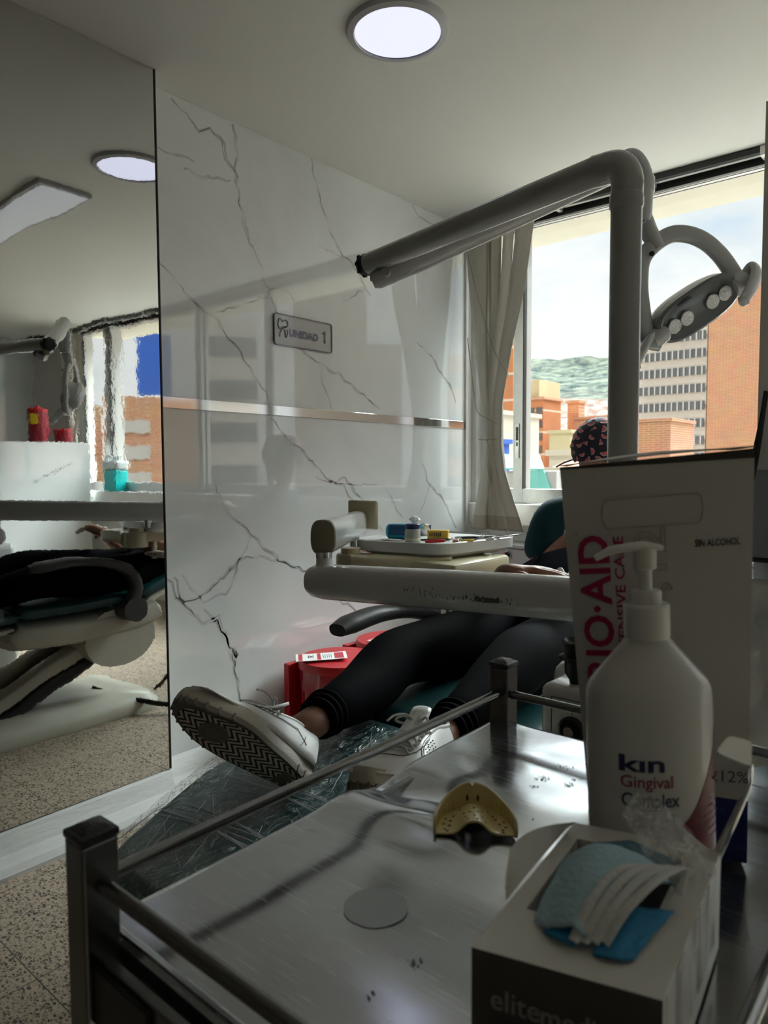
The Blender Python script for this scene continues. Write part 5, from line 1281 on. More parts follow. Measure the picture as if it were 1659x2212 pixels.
skinned('scrub_trousers', [(cp, (.18, .14)), (cp+V((-.12, -.04, 0)), .10), (cp+V((-.30, -.34, .02)), .082), (cp+V((-.32, -.30, -.36)), .065), (cp+V((.12, -.04, 0)), .10), (cp+V((.30, -.34, .02)), .082), (cp+V((.32, -.30, -.36)), .065)],
        [(0, 1), (1, 2), (2, 3), (0, 4), (4, 5), (5, 6)], M['scrub'], cl, 2)
fcn = V((.05, -.85, -.5)).normalized()
bm = B(); bmesh.ops.create_uvsphere(bm, u_segments=24, v_segments=18, radius=1)
for v in bm.verts: c = v.co.copy(); v.co = hdc+V((c.x*.074, -.01+c.y*.092, -.015+c.z*.112))
hd_ = obj('face', bm, M['skin'], cl, True)
bm = B(); tube(bm, [hdc+fcn*.085+V((0, 0, .015)), hdc+fcn*.108+V((0, 0, -.012)), hdc+fcn*.095+V((0, 0, -.025))], [.006, .013, .009], 10); obj('nose', bm, M['skin'], cl, True)
for s in (-1, 1):
    bm = B(); tube(bm, [hdc+V((s*.045, -.078, .02)), hdc+V((s*.03, -.09, .02)), hdc+V((s*.015, -.092, .02))], [.003, .006, .003], 8); obj('eye', bm, M['hair'], cl)
    bm = B(); tube(bm, [hdc+V((s*.074, 0, -.03)), hdc+V((s*.085, .0, 0)), hdc+V((s*.074, .01, .025))], [.006, .011, .006], 8); obj('ear', bm, M['skin'], cl, True)
bm = B(); tube(bm, [hdc+V((-.022, -.085, -.055)), hdc+V((0, -.094, -.055)), hdc+V((.022, -.085, -.055))], [.003, .006, .003], 8); obj('mouth', bm, M['skin'], cl)
# cap with scattered melon slices (geometry laid on the cloth)
def capf(th, ph, e=0):
    d = V((math.cos(th)*math.cos(ph), math.sin(th)*math.cos(ph), math.sin(ph)))
    r = V((.116, .126, .122)); k = 1+.02*noise.noise(d*5)
    return hdc+V((0, .012, .028))+V((d.x*r.x*k, d.y*r.y*k, d.z*r.z*k))+d*e
M['capcloth'] = mat('cap_cloth', (.010, .010, .022), .8, bump=.5, bscale=60)
M['melon'] = mat('melon_pink', (.48, .10, .12), .8); M['rind'] = mat('melon_rind', (.50, .38, .33), .8)
bm = B(); grid(bm, lambda u, v: capf(2*PI*u, -.50+(PI/2+.50)*v), 48, 22, closeu=True)
random.seed(5)
def slice_(th, ph, an, s, half):
    def loc(x, y, e): 
        c, sn = math.cos(an), math.sin(an); xx, yy = x*c-y*sn, x*sn+y*c
        return capf(th+xx/(.11*max(.3, math.cos(ph))), ph+yy/.115, e)
    if half:
        arc = [(math.cos(PI*k/10), math.sin(PI*k/10)) for k in range(11)]
        for e_, k_, mi in ((.0012, 1.0, 2), (.002, .78, 1)):
            f = bm.faces.new([bm.verts.new(loc(x*s*k_, -y*s*k_+.001, e_)) for x, y in arc]); f.material_index = mi
    else:
        for e_, pts_, mi in ((.0012, ((-.6, -.7), (.6, -.7), (.1, 1.0)), 2), (.002, ((-.48, -.45), (.48, -.45), (.1, .85)), 1)):
            f = bm.faces.new([bm.verts.new(loc(x*s, y*s, e_)) for x, y in pts_]); f.material_index = mi
for r_ in range(7):
    ph = -.42+r_*.26; n_ = max(3, int(17*math.cos(ph)))
    for k in range(n_):
        slice_(2*PI*(k+.5*(r_ % 2))/n_+random.gauss(0, .06), ph+random.gauss(0, .03), random.choice((-.6, 0, .5, 1.2, 2.4))+random.gauss(0, .3), random.uniform(.0125, .0165), random.random() < .72)
bm.faces.layers.int.new('keep'); cpo = obj('cap', bm, [M['capcloth'], M['melon'], M['rind']], cl, True)
bm = B(); q = capf(R_(200), -.42); tube(bm, [q, q+V((-.03, -.02, -.012)), q+V((-.06, -.035, -.03))], [(.006, .002)]*3, 8); obj('cap_tie', bm, M['black'], cl)
bm = B()  # sleeve pocket seams
sc0 = shL.lerp(V((-1.345, 2.52, .715)), .3)
st = thing('stool', 'dark round stool the clinician sits on', 'stool', (cp.x, cp.y+.02, 0))
bm = B(); lathe(bm, [(.17, .30), (.19, .315), (.19, .34), (.16, .355), (.001, .355)], (cp.x, cp.y+.02, 0), 40); obj('seat', bm, M['arm'], st, True)
bm = B(); cyl(bm, (cp.x, cp.y+.02, .08), (cp.x, cp.y+.02, .30), .025)
for k in range(5):
    a = 2*PI*k/5; tube(bm, [(cp.x, cp.y+.02, .10), (cp.x+.2*math.cos(a), cp.y+.02+.2*math.sin(a), .06)], [.018, .012], 10); lathe(bm, [(.02, 0), (.024, .02), (.02, .05)], (cp.x+.2*math.cos(a), cp.y+.02+.2*math.sin(a), .002), 12)
obj('base', bm, M['steel'], st, True)
# ------------------------------------------------------------------ steel trolley
tr = thing('steel_trolley', 'scratched stainless steel trolley with square posts and round guard rails in the foreground', 'trolley', (-.27, .48, 0))
PL, PR, PN, PF = -.452, -.085, .225, .760      # post centres
hw_ = .0127; ZC = .874
M['capblack'] = mat('post_cap', (.02, .02, .02), .35, bump=.35, bscale=500)
for (x, y) in ((PL, PF), (PL, PN), (PR, PF), (PR, PN)):
    bm = B(); box(bm, (x-hw_, y-hw_, .07), (x+hw_, y+hw_, ZC), .002); p_ = obj('post', bm, M['post'], tr)
    bm = B(); box(bm, (x-hw_-.001, y-hw_-.001, ZC), (x+hw_+.001, y+hw_+.001, ZC+.006), .002)
    rr = [[V((x+u*k, y+v*k, z)) for u, v in rrect(-hw_, hw_, -hw_, hw_, .003, 3)] for k, z in ((.95, ZC+.005), (.6, ZC+.0085), (.1, ZC+.0095))]; loft(bm, rr); obj('post_cap', bm, M['capblack'], p_, True)
    bm = B(); cyl(bm, (x-.010, y, .031), (x+.010, y, .031), .03, seg=28); box(bm, (x-.014, y-.012, .04), (x+.014, y+.012, .07), .003); obj('caster', bm, M['black'], p_, True)
ZR = .842
for a, b in (((PL, PN, ZR), (PL, PF, ZR)), ((PL, PN, ZR+.003), (PR, PN, ZR+.003)), ((PL, PF, ZR-.002), (PR, PF, ZR-.002)), ((PR, PN, ZR-.01), (PR, PF, ZR-.01))):
    A_, B_ = V(a), V(b); d = (B_-A_).normalized(); bm = B(); tube(bm, [A_+d*.010, A_+d*.016, B_-d*.016, B_-d*.010], [.0062, .0050, .0050, .0062], 24); obj('rail', bm, M['tube'], tr, True)
def trayz(x, y):
    # thin sheet: slightly dished with a dent at the left edge and a soft ridge
    u = (x-PL)/(PR-PL); v = (y-PN)/(PF-PN)
    z = .800
    z += .0025*math.sin(v*PI)*math.sin(u*PI*1.2)
    d = math.hypot((u-.03)/.16, (v-.60)/.07); z -= .010*math.exp(-d*d)
    d = math.hypot((u-.12)/.22, (v-.50)/.06); z += .006*math.exp(-d*d)
    z += .0012*noise.noise(V((x*14, y*14, 0)))
    return z
X0, X1, Y0, Y1 = PL-.016, PR+.016, PN+.016, PF+.012
def trfn(u, v):
    x = X0+(X1-X0)*u; y = Y0+(Y1-Y0)*v; return V((x, y, trayz(x, y)))
bm = B(); gv = grid(bm, trfn, 90, 120)
# turned down edges
def skirt(vl, dx, dy):
    prev = vl
    for k, (o_, z_) in enumerate(((.0035, -.0012), (.005, -.005), (.005, -.030))):
        nw = [bm.verts.new((v0.co.x+dx*o_, v0.co.y+dy*o_, v0.co.z+z_)) for v0 in vl]
        for i in range(len(vl)-1): bm.faces.new((prev[i], prev[i+1], nw[i+1], nw[i]))
        prev = nw
skirt([r[0] for r in gv], -1, 0); skirt([r[-1] for r in gv], 1, 0); skirt(gv[0], 0, -1); skirt(gv[-1], 0, 1)
bm.faces.layers.int.new('keep'); tp = obj('tray_sheet', bm, M['traysteel'], tr)
for p in tp.data.polygons: p.use_smooth = True
bm = B()
for x in (PL, PR): box(bm, (x-.004, PN+.012, .770), (x+.004, PF-.012, .795), .001)
for y in (PN, PF): box(bm, (PL+.012, y-.004, .772), (PR-.012, y+.004, .795), .001)
obj('shelf_frame', bm, M['post'], tr)
bm = B(); box(bm, (PL+.013, PN-.008, .752), (PL+.075, PN-.003, .792), .001); obj('corner_bracket', bm, M['black'], tr)
bm = B(); box(bm, (PL-.010, PN-.010, .245), (PR+.010, PF+.010, .25), .001); obj('lower_shelf', bm, M['traysteel'], tr)
# dark wear marks on the sheet
M['wear'] = mat('wear_mark', (.06, .06, .065), .6)
random.seed(21); bm = B()
def blot(px_, py_, n, s, st=1.0):
    c = onZ(px_, py_, .801)
    for k in range(n):
        x = c.x+random.gauss(0, s)*st*.76+random.gauss(0, s)*.2; y = c.y+random.gauss(0, s)*st*.65; r = random.uniform(.0003, .0009)
        bm.faces.new([bm.verts.new((x+r*math.cos(a)*random.uniform(.6, 1.6), y+r*math.sin(a)*random.uniform(.6, 1.4), trayz(x, y)+.0006)) for a in [2*PI*i/7 for i in range(7)]])
blot(1172, 1683, 42, .0045); blot(1229, 1697, 34, .0036); blot(1156, 1702, 16, .003); blot(1218, 1659, 26, .0045, 1.8); blot(1240, 1686, 6, .0016)
blot(895, 2083, 16, .0026, 1.5); blot(800, 2160, 7, .0016); blot(1150, 1774, 3, .0006); blot(805, 2150, 4, .001)
bm.faces.layers.int.new('keep'); obj('worn_marks', bm, M['wear'], tp)['kind'] = 'stuff'
# dull round stain
bm = B(); c = onZ(812, 1963, .801); vs = [bm.verts.new((c.x+.0235*math.cos(a)*(1+.05*noise.noise(V((math.cos(a)*2, math.sin(a)*2, 0)))), c.y+.0235*math.sin(a)*(1+.06*noise.noise(V((math.cos(a)*2, 3, math.sin(a)*2)))), trayz(c.x, c.y)+.0009)) for a in [2*PI*i/40 for i in range(40)]]; bm.faces.new(vs)
bm.faces.layers.int.new('keep'); obj('round_stain', bm, mat('tray_stain', (.33, .35, .37), .24, .95), tp)

# ------------------------------------------------------------------ yellow impression tray
c0 = onZ(1027, 1818, .801); ip = thing('impression_tray', 'yellow perforated plastic dental impression tray standing on the steel trolley', 'dental tray', (c0.x, c0.y, .801))
xr = V((RT.x, RT.y, 0)).normalized(); yr = V((FW.x, FW.y, 0)).normalized(); xr = (xr*math.cos(R_(-4))+yr*math.sin(R_(-4))).normalized(); yr = V((-xr.y, xr.x, 0))
zb_ = trayz(c0.x, c0.y)+.0012
def IP(x, y, z): return V((c0.x, c0.y, zb_))+xr*x+yr*y+V((0, 0, z))
def arch(t_, k=1.0):   # t 0..1 around the horseshoe, open end near y = 0
    a = PI*t_; return (-.0345*k*math.cos(a)*(1-.06*math.sin(a)), .050*k*math.sin(a)**.85)
def rimh(t_):
    q = abs(t_-.5); h = .0125+.0125*math.exp(-(q/.26)**2.2)
    return h-.0035*math.exp(-(q/.012)**2)
bm = B()
def wall_o(u, v):
    x, y = arch(u, 1.0+.02*v); e_ = min(1, min(u, 1-u)/.05); return IP(x, y, .0005+rimh(u)*v*(.35+.65*e_**.5))
grid(bm, wall_o, 60, 10); bm.faces.layers.int.new('keep'); o = obj('rim_wall', bm, M['tray'], ip, True); solid(o, .0022, 0)
bm = B()
def floor_(u, v):   # u across, v depth
    a = PI/2; s = u*2-1; yd = v
    xo = .0345*math.sqrt(max(0, 1-(max(0, yd*.050-.0)/.0505)**2)); x = s*xo*.99; y = yd*.050
    hmp = .0115*(1-.25*yd)*math.exp(-(abs(x+.001)/.0125)**2.6)*(1 if yd < .7 else max(0, 1-(yd-.7)/.22))
    if y < .004: hmp *= .98
    return IP(x, y, .0022+hmp)
grid(bm, floor_, 56, 30); bm.faces.layers.int.new('keep'); o = obj('palate', bm, M['tray'], ip, True); solid(o, .0018, 0)
def floorz(x, y):
    yd = y/.050; return .0022+.0115*(1-.25*yd)*math.exp(-(abs(x+.001)/.0125)**2.6)*(1 if yd < .7 else max(0, 1-(yd-.7)/.22))
bm = B()
for x, y in ((-.006, .006), (.002, .005), (-.008, .012), (0, .011), (.007, .013), (-.004, .018), (.003, .02), (.009, .008), (-.009, .02), (.0, .026), (.007, .024), (-.026, .006), (-.022, .012), (-.027, .015), (-.021, .020), (-.025, .024), (-.018, .027), (-.024, .003), (.024, .007), (.027, .012), (.022, .017), (.026, .021), (.019, .024), (.024, .003), (.017, .029), (-.012, .033), (.013, .034)):
    e_ = .0014 if abs(x) > .015 else .0012
    ring = []
    for k in range(10):
        a = 2*PI*k/10; xx, yy = x+e_*math.cos(a), y+e_*math.sin(a); ring.append(bm.verts.new(IP(xx, yy, floorz(xx, yy)+.00125)))
    bm.faces.new(ring)
bm.faces.layers.int.new('keep'); obj('perforations', bm, M['trayhole'], ip)['kind'] = 'stuff'
bm = B()
for t_ in [.06+.045*k for k in range(7)]+[.94-.042*k for k in range(7)]:
    x, y = arch(t_, .955); x2, y2 = arch(t_, .965); h = rimh(t_); tube(bm, [IP(x, y, .005), IP(x2, y2, min(.018, h*.72))], .0007, 6)
obj('rim_ribs', bm, M['tray'], ip, True)['kind'] = 'stuff'
bm = B()
for s in (-1, 1):
    x, y = .0048*s, .0468
    bm.faces.new([bm.verts.new(IP(x+.0012*math.cos(a), y, .0125+.0032*math.sin(a))) for a in [2*PI*i/12 for i in range(12)]])
bm.faces.layers.int.new('keep'); obj('handle_slots', bm, M['trayhole'], ip)

# ------------------------------------------------------------------ carton
ct = thing('mouthwash_carton', 'tall white carton with magenta vertical lettering and navy foot, standing on the trolley', 'box', (-.2, .62, .8))
BLp, BRp = onZ(1279, 1815, .8055), onZ(1613, 1864, .8055); TLp, TRp = dep(1209, 1010, .575), dep(1630, 968, .540)
cn_ = (BRp-BLp).cross(TLp-BLp).normalized(); cn_ = cn_ if cn_.dot(FW) < 0 else -cn_
def CF(s, t_, e=.0006):   # s 0..1 left to right, t 0..1 down from the top; outward offset e
    a = TLp.lerp(TRp, s); b = BLp.lerp(BRp, s); bow = .0022*math.sin(PI*s)*math.sin(PI*t_); return a.lerp(b, t_)+cn_*(e+bow)
back = V((-cn_.x, -cn_.y, 0)).normalized()*.095
bm = B(); gf = grid(bm, lambda u, v: CF(u, v, 0), 12, 24)
bk = [p+back for p in (TLp, TRp, BRp, BLp)]; 
bb = [bm.verts.new(p) for p in bk]
top = gf[0]; bot = gf[-1]; lft = [r[0] for r in gf]; rgt = [r[-1] for r in gf]
bm.faces.new([*top, bb[1], bb[0]][::-1]); bm.faces.new([*bot, bb[2], bb[3]]); bm.faces.new([*lft, bb[3], bb[0]]); bm.faces.new([*rgt, bb[2], bb[1]][::-1]); bm.faces.new(bb)
bm.faces.layers.int.new('keep'); cb_ = obj('card_body', bm, M['carton'], ct)
bm = B()   # slightly lifted lid flap
f0, f1 = TLp+V((0, 0, .0004)), TRp+V((0, 0, .0004)); lf = [[f0.lerp(f1, u)+back*v+V((0, 0, .0045*math.sin(PI*u)*(.25+.75*v)+.001)) for u in [i/14 for i in range(15)]] for v in (0, .3, .7, 1.0)]
vv = [[bm.verts.new(p) for p in r] for r in lf]
for a, b in zip(vv, vv[1:]):
    for k in range(14): bm.faces.new((a[k], a[k+1], b[k+1], b[k]))
bm.faces.layers.int.new('keep'); solid(obj('lid_flap', bm, M['carton'], ct), .0012, 0)
def band(nm, mt, s0, s1, t0a, t0b, t1a, t1b, e=.0005, par=None):
    bm = B(); grid(bm, lambda u, v: CF(s0+(s1-s0)*u, (t0a+(t0b-t0a)*u)*(1-v)+(t1a+(t1b-t1a)*u)*v, e), 10, 6); bm.faces.layers.int.new('keep'); return obj(nm, bm, mt, par or cb_)
band('lid_shadow_edge', M['cartonshade'], 0, 1, 0, 0, .006, .022)  # dark band painted on the card as the lid's shade
band('navy_foot', M['navy'], 0, 1, .825, .845, 1, 1); band('navy_side', M['navy'], 0, .018, .785, .785, .83, .83, .0006)
def ctxt(nm, s, s0, s1, t0, t1, mt, rot90=True, bold=.0, e=.0011):
    # rot90: reads upward; text box spans s0..s1 across and t1 (start) .. t0 (end)
    fn = (lambda u, v: CF(s1-(s1-s0)*v*1.0 if False else s0+(s1-s0)*(1-v), t1+(t0-t1)*u, e)) if rot90 else (lambda u, v: CF(s0+(s1-s0)*u, t1+(t0-t1)*v, e))
    return text_obj(nm, s, fn, mt, cb_, bold)
ctxt('brand_lettering', 'PERIO·AID', .060, .240, .180, .665, M['magenta'], True, .022)
ctxt('subtitle_lettering', 'INTENSIVE CARE', .262, .318, .186, .515, M['magenta'], True, .012)
ctxt('small_lettering', 'SIN ALCOHOL', .70, .935, .205, .222, M['ink'], False, .02)
ctxt('strength_lettering', '0,12%', .745, 1.0, .772, .805, mat('print_bluegrey', (.05, .055, .09), .6), False, .0)
ctxt('foot_lettering', 'FILM', .70, .86, .865, .882, M['navytext'], False, .0)
ctxt('foot_lettering', 'HENSA', .85, .99, .955, .970, M['navytext'], False, .0)
cu_ = text_mesh('0,12', 0)
bm = B(); V_, Fs_ = cu_
# embossed outline of the large figures
from collections import Counter
ec = Counter()
for f in Fs_:
    for i in range(len(f)): ec[tuple(sorted((f[i], f[(i+1) % len(f)])))] += 1
for (i, j), n_ in ec.items():
    if n_ == 1:
        p = CF(.375+.20*(1-V_[i][1]), .395+(.17-.395)*V_[i][0], .0012); q = CF(.375+.20*(1-V_[j][1]), .395+(.17-.395)*V_[j][0], .0012)
        if (p-q).length > 1e-5: tube(bm, [p, q], .00045, 5, False)
obj('embossed_figures', bm, M['cartonemb'], cb_)
bm = B(); rr_ = rrect(.21, .745, .093, .165, .036, 8)
tube(bm, [CF(u, v, .0009) for u, v in rr_+rr_[:1]], .0005, 5); obj('handle_crease', bm, M['cartonemb'], cb_)
bm = B(); tube(bm, [CF(.055+.012*math.cos(a), .172+.006*math.sin(a), .001) for a in [2*PI*i/16 for i in range(17)]], .0002, 4); obj('registered_mark', bm, M['magenta'], cb_)

# ------------------------------------------------------------------ pump bottle
DB = .528
bc = dep(1410, 1900, DB); bc = V((bc.x, bc.y, .8035))
tilt = Matrix.Rotation(R_(-2.3), 3, FW)   # leans a little to the left
if (tilt @ V((0, 0, 1))).dot(RT) > 0: tilt = Matrix.Rotation(R_(2.3), 3, FW)
bx = V((RT.x, RT.y, 0)).normalized(); by = V((-bx.y, bx.x, 0))
sc_b = DB/F_
def BP(x, y, z): return bc+tilt @ (bx*x+by*y+V((0, 0, z)))
bt = thing('pump_bottle', 'white pump bottle with maroon corner and dark blue lettering in front of the carton', 'bottle', bc)
prof = [(.040, .0), (.0445, .004), (.0455, .02), (.0452, .13), (.0450, .150), (.0442, .1575), (.0415, .163), (.030, .1765), (.0195, .189), (.0160, .193), (.0150, .196)]
asp = .68
def bot(name, pf, mt, par, ay=asp, seg=64):
    bm = B(); rings = [[BP(r*math.cos(a), r*math.sin(a)*ay, z) for a in [2*PI*i/seg for i in range(seg)]] for r, z in pf]; loft(bm, rings); return obj(name, bm, mt, par, True)
bd = bot('bottle_body', prof, M['bottle'], bt)
cpz = bot('collar', [(.0158, .194), (.0162, .195), (.0162, .217), (.0150, .2185), (.0110, .2185), (.0108, .227), (.0100, .228)], M['bottlecap'], bt, 1.0, 48)
bot('pump_stem', [(.0046, .226), (.0046, .247)], M['bottlecap'], bt, 1, 24)
ph_ = bot('pump_head', [(.0060, .243), (.0078, .244), (.0080, .256), (.0070, .259), (.001, .260)], M['bottlecap'], bt, 1, 32)
bm = B(); tube(bm, [BP(.011, 0, .2585), BP(0, 0, .2605), BP(-.012, 0, .2595), BP(-.026, 0, .2575), BP(-.036, 0, .2525)], [(.0072, .0022), (.0085, .0030), (.006, .0032), (.004, .0030), (.003, .0022)], 18, ref=by); obj('nozzle', bm, M['bottlecap'], ph_, True)
def rad_at(z):
    for (r0, z0), (r1, z1) in zip(prof, prof[1:]):
        if z0 <= z <= z1: return r0+(r1-r0)*(z-z0)/(z1-z0)
    return .02
def BS(xf, z, e=.0004):   # xf -1..1 apparent horizontal position on the visible side
    xf = max(-.9999, min(.9999, xf)); r = rad_at(z)+e; return BP(r*xf, -r*math.sqrt(1-xf*xf)*asp, z)
def btxt(s, x0, x1, z0, z1, mt, bold=0.0):
    return text_obj('lettering', s, lambda u, v: BS(x0+(x1-x0)*u, z0+(z1-z0)*v, .0006), mt, bd, bold)
btxt('kın', -.66, -.02, .1055, .1175, M['labeltext'], .028)
btxt('Gingival', -.645, .10, .0915, .1030, M['labelredtext'], .014)
btxt('Complex', -.635, .20, .0775, .0905, M['labeltext'], .014)
btxt('0,12%', -.60, -.08, .0515, .0595, M['labeltext'], .01)
for k in range(3): btxt(('Enjuague bucal', 'Colutorio', 'Uso bucal')[k] if False else '----------', -.50, -.08-.05*k, .078-k*.006, .0785-k*.006, M['labeltext'])
# maroon corner
def edge_x(z):  # boundary of the maroon field on the visible side
    if z > .067: return min(.999, .20+.78*((z-.067)/.060)**.62)
    return min(.999, .20+.78*((.067-z)/.034))
bm = B(); grid(bm, lambda u, v: BS(edge_x(.128-.095*v)+(.9995-edge_x(.128-.095*v))*u, .128-.095*v, .0005), 18, 44); bm.faces.layers.int.new('keep'); lr = obj('maroon_label', bm, M['labelred'], bd, True)
bm = B()
for k in range(3): 
    c = BS(.84+.06*k, .094, .0012); bmesh.ops.create_icosphere(bm, subdivisions=1, radius=.0011, matrix=Matrix.Translation(c))
for k in range(6):
    z = .082-.0055*k; tube(bm, [BS(x, z+.006*(x-.9), .0007) for x in (.50+.055*k, .75+.02*k, .92)], .00035, 4)
obj('label_print', bm, M['labelpale'], lr)

# ------------------------------------------------------------------ mask box with masks
ZM = .870
mb = thing('mask_box', 'open card box of face masks, white top and dark grey front, nearest the camera', 'box', (-.16, .39, .8))
q_ = [onZ(*p, ZM) for p in ((1018, 2043), (1433, 2168), (1555, 1835), (1243, 1778))]
ex = ((q_[1]-q_[0])+(q_[2]-q_[3])).normalized(); ey = ((q_[3]-q_[0])+(q_[2]-q_[1])).normalized(); wx = .0935; wy = .1575; o0 = sum(q_, V())/4-ex*wx/2-ey*wy/2
def MB_(u, v, z=0): return o0+ex*wx*u+ey*wy*v+V((0, 0, z))
bm = B()
hu0, hu1, hv0, hv1 = .10, .80, .28, .86
ou = [(0, 0), (1, 0), (1, 1), (0, 1)]; hole = [(hu0+.02, hv0), (hu1, hv0+.0), (hu1, hv1), (hu0, hv1)]
vo = [bm.verts.new(MB_(*p)) for p in ou]; vi = [bm.verts.new(MB_(*p)) for p in hole]; vb = [bm.verts.new(MB_(p[0], p[1], -(ZM-.8045))) for p in ou]; vd = [bm.verts.new(MB_(p[0], p[1], -.02)) for p in hole]
for i in range(4):
    j_ = (i+1) % 4
    f = bm.faces.new((vo[i], vo[j_], vi[j_], vi[i])); f.material_index = 0
    f = bm.faces.new((vb[i], vb[j_], vo[j_], vo[i])); f.material_index = 1 if i == 0 else 0
    bm.faces.new((vi[i], vi[j_], vd[j_], vd[i]))
bm.faces.new(vb[::-1]); bm.faces.layers.int.new('keep'); mbo = obj('card_body', bm, [M['boxwhite'], M['boxgrey']], mb)
text_obj('lettering', 'elite', lambda u, v: MB_(.12+.27*u, -.0015/wy, -.0165+.0115*(v-1)-.001), M['boxtext'], mbo, .004)
text_obj('lettering', 'medical', lambda u, v: MB_(.395+.45*u, -.0015/wy, -.0175+.0115*(v-1)-.001), M['boxtext'], mbo, .014)
# torn flap, standing up at the left edge of the opening
def flap(u, v):
    a = V(MB_(.02+.10*u*0, .30+.62*u, 0)); up = V((0, 0, .014*math.sin(PI*(.15+.7*u))*v)); return a+ex*(-.004-.012*v*math.sin(PI*u)+.012*(v if u > .4 else 0)*(u-.4))*1.0+up
bm = B(); grid(bm, flap, 16, 6); bm.faces.layers.int.new('keep'); solid(obj('torn_flap', bm, M['boxwhite'], mb), .0006, 0)
bm = B(); box(bm, V((0, 0, 0)), V((.02, .0006, .02)))
for v in bm.verts: v.co = MB_(1.004, .02, -.05)+ex*v.co.y+ey*(v.co.x*6.6)+V((0, 0, v.co.z*2.5))
sl = obj('clear_sleeve', bm, M['sleeve'], mb)
# masks
mk = thing('face_mask', 'pale blue folded face mask pulled out over the edge of the mask box', 'face mask', MB_(.4, .5), 'face masks in the mask box')
def patch(name, rows, mt, par, n=18, amp=.0015, th=.0007, seed=0, fold=0):
    """rows: control points (u, v, height mm) bicubic-ish surface over the box top"""
    C = [[V(MB_(u, v, h/1000)) for u, v, h in r] for r in rows]; nu, nv = len(C[0]), len(C)
    def S(s, t_):
        line = []
        for r in C: line.append(spl1(r, s))
        return spl1(line, t_)
    def spl1(P, s):
        s = s*(len(P)-1); i = min(int(s), len(P)-2); f = s-i
        a = P[max(0, i-1)]; b = P[i]; c = P[i+1]; d = P[min(len(P)-1, i+2)]
        return .5*((2*b)+(c-a)*f+(2*a-5*b+4*c-d)*f*f+(3*b-a-3*c+d)*f**3)
    bm = B(); grid(bm, lambda u, v: S(u, v)+V((0, 0, amp*noise.noise(V((u*5+seed, v*5, seed)))+fold*abs(math.sin(v*PI*3.0)))), n, n); bm.faces.layers.int.new('keep')
    o = obj(name, bm, mt, par, True); solid(o, th, 0); return o
patch('outer_layer', [[(.24, .66, 4), (.40, .70, 12), (.62, .68, 12), (.86, .62, 6)], [(.20, .52, 12), (.36, .56, 22), (.56, .55, 20), (.80, .52, 12)], [(.20, .34, 6), (.34, .36, 18), (.46, .36, 22), (.58, .36, 16)], [(.22, .20, 1.5), (.32, .17, 4), (.46, .14, 10), (.56, .13, 8)]], M['maskblue'], mk, seed=1)
patch('side_fold', [[(.20, .40, 8), (.20, .30, 6), (.21, .22, 3)], [(.28, .40, 14), (.28, .28, 9), (.29, .18, 3)], [(.38, .38, 15), (.37, .27, 8), (.37, .15, 2)]], M['maskblue'], mk, seed=5, n=12)
patch('inner_layer', [[(.26, .26, 2), (.36, .24, 7), (.46, .2, 8)], [(.30, .16, 1.5), (.38, .13, 3), (.50, .12, 3)]], M['maskdeep'], mk, seed=2, n=10)
bm = B()
for k in range(4):
    of = .050*k-.03
    pts = spline([MB_(.52+of, .12+.01*k, .005), MB_(.56+of*1.3, .24, .018), MB_(.64+of*1.5, .40, .024), MB_(.78+of, .52+.01*k, .020), MB_(.90, .55-.02*k, .010)], 8)
    tube(bm, pts, [(.0027, .0013)]*len(pts), 10, ref=ex)
obj('ear_loops', bm, M['maskwhite'], mk, True)
mk2 = thing('face_mask', 'deeper blue face mask lying under the pale one at the front of the opening', 'face mask', MB_(.7, .2), 'face masks in the mask box')
patch('outer_layer', [[(.56, .32, 3), (.72, .36, 8), (.90, .44, 4)], [(.58, .20, 4), (.72, .22, 6), (.84, .28, 3)], [(.60, .11, 1.5), (.70, .105, 3), (.80, .13, 1.5)]], M['maskdeep'], mk2, seed=3, n=14)
mk3 = thing('face_mask', 'grey-blue pleated face mask lying deepest at the back of the box opening', 'face mask', MB_(.5, .75), 'face masks in the mask box')
patch('outer_layer', [[(.20, .86, -2), (.45, .90, 2), (.76, .84, 0)], [(.22, .72, 3), (.46, .76, 8), (.80, .70, 5)], [(.22, .60, 5), (.5, .62, 10), (.86, .58, 5)]], mat('mask_grey_blue', (.10, .20, .27), .8, bump=.4, bscale=200), mk3, seed=4, n=26, fold=.0012)
def bagf(u, v):
    c = MB_(.80-.22*v+.04*math.sin(v*6), .72+.14*v, .003+.034*v); a = 2*PI*u; r = .020*(1-.25*v)*(1+.25*noise.noise(V((math.cos(a)*2, math.sin(a)*2, v*4))))
    if v > .75: r *= 1-.55*(v-.75)/.25
    return c+ex*r*math.cos(a)+ey*r*.6*math.sin(a)+V((0, 0, .004*noise.noise(V((a*2, v*9, 1)))))
bm = B(); grid(bm, bagf, 34, 24, closeu=True); bm.faces.layers.int.new('keep'); tag(obj('plastic_bag', bm, M['film2'], None, True), 'crumpled clear plastic bag sticking up out of the mask box', 'plastic bag')

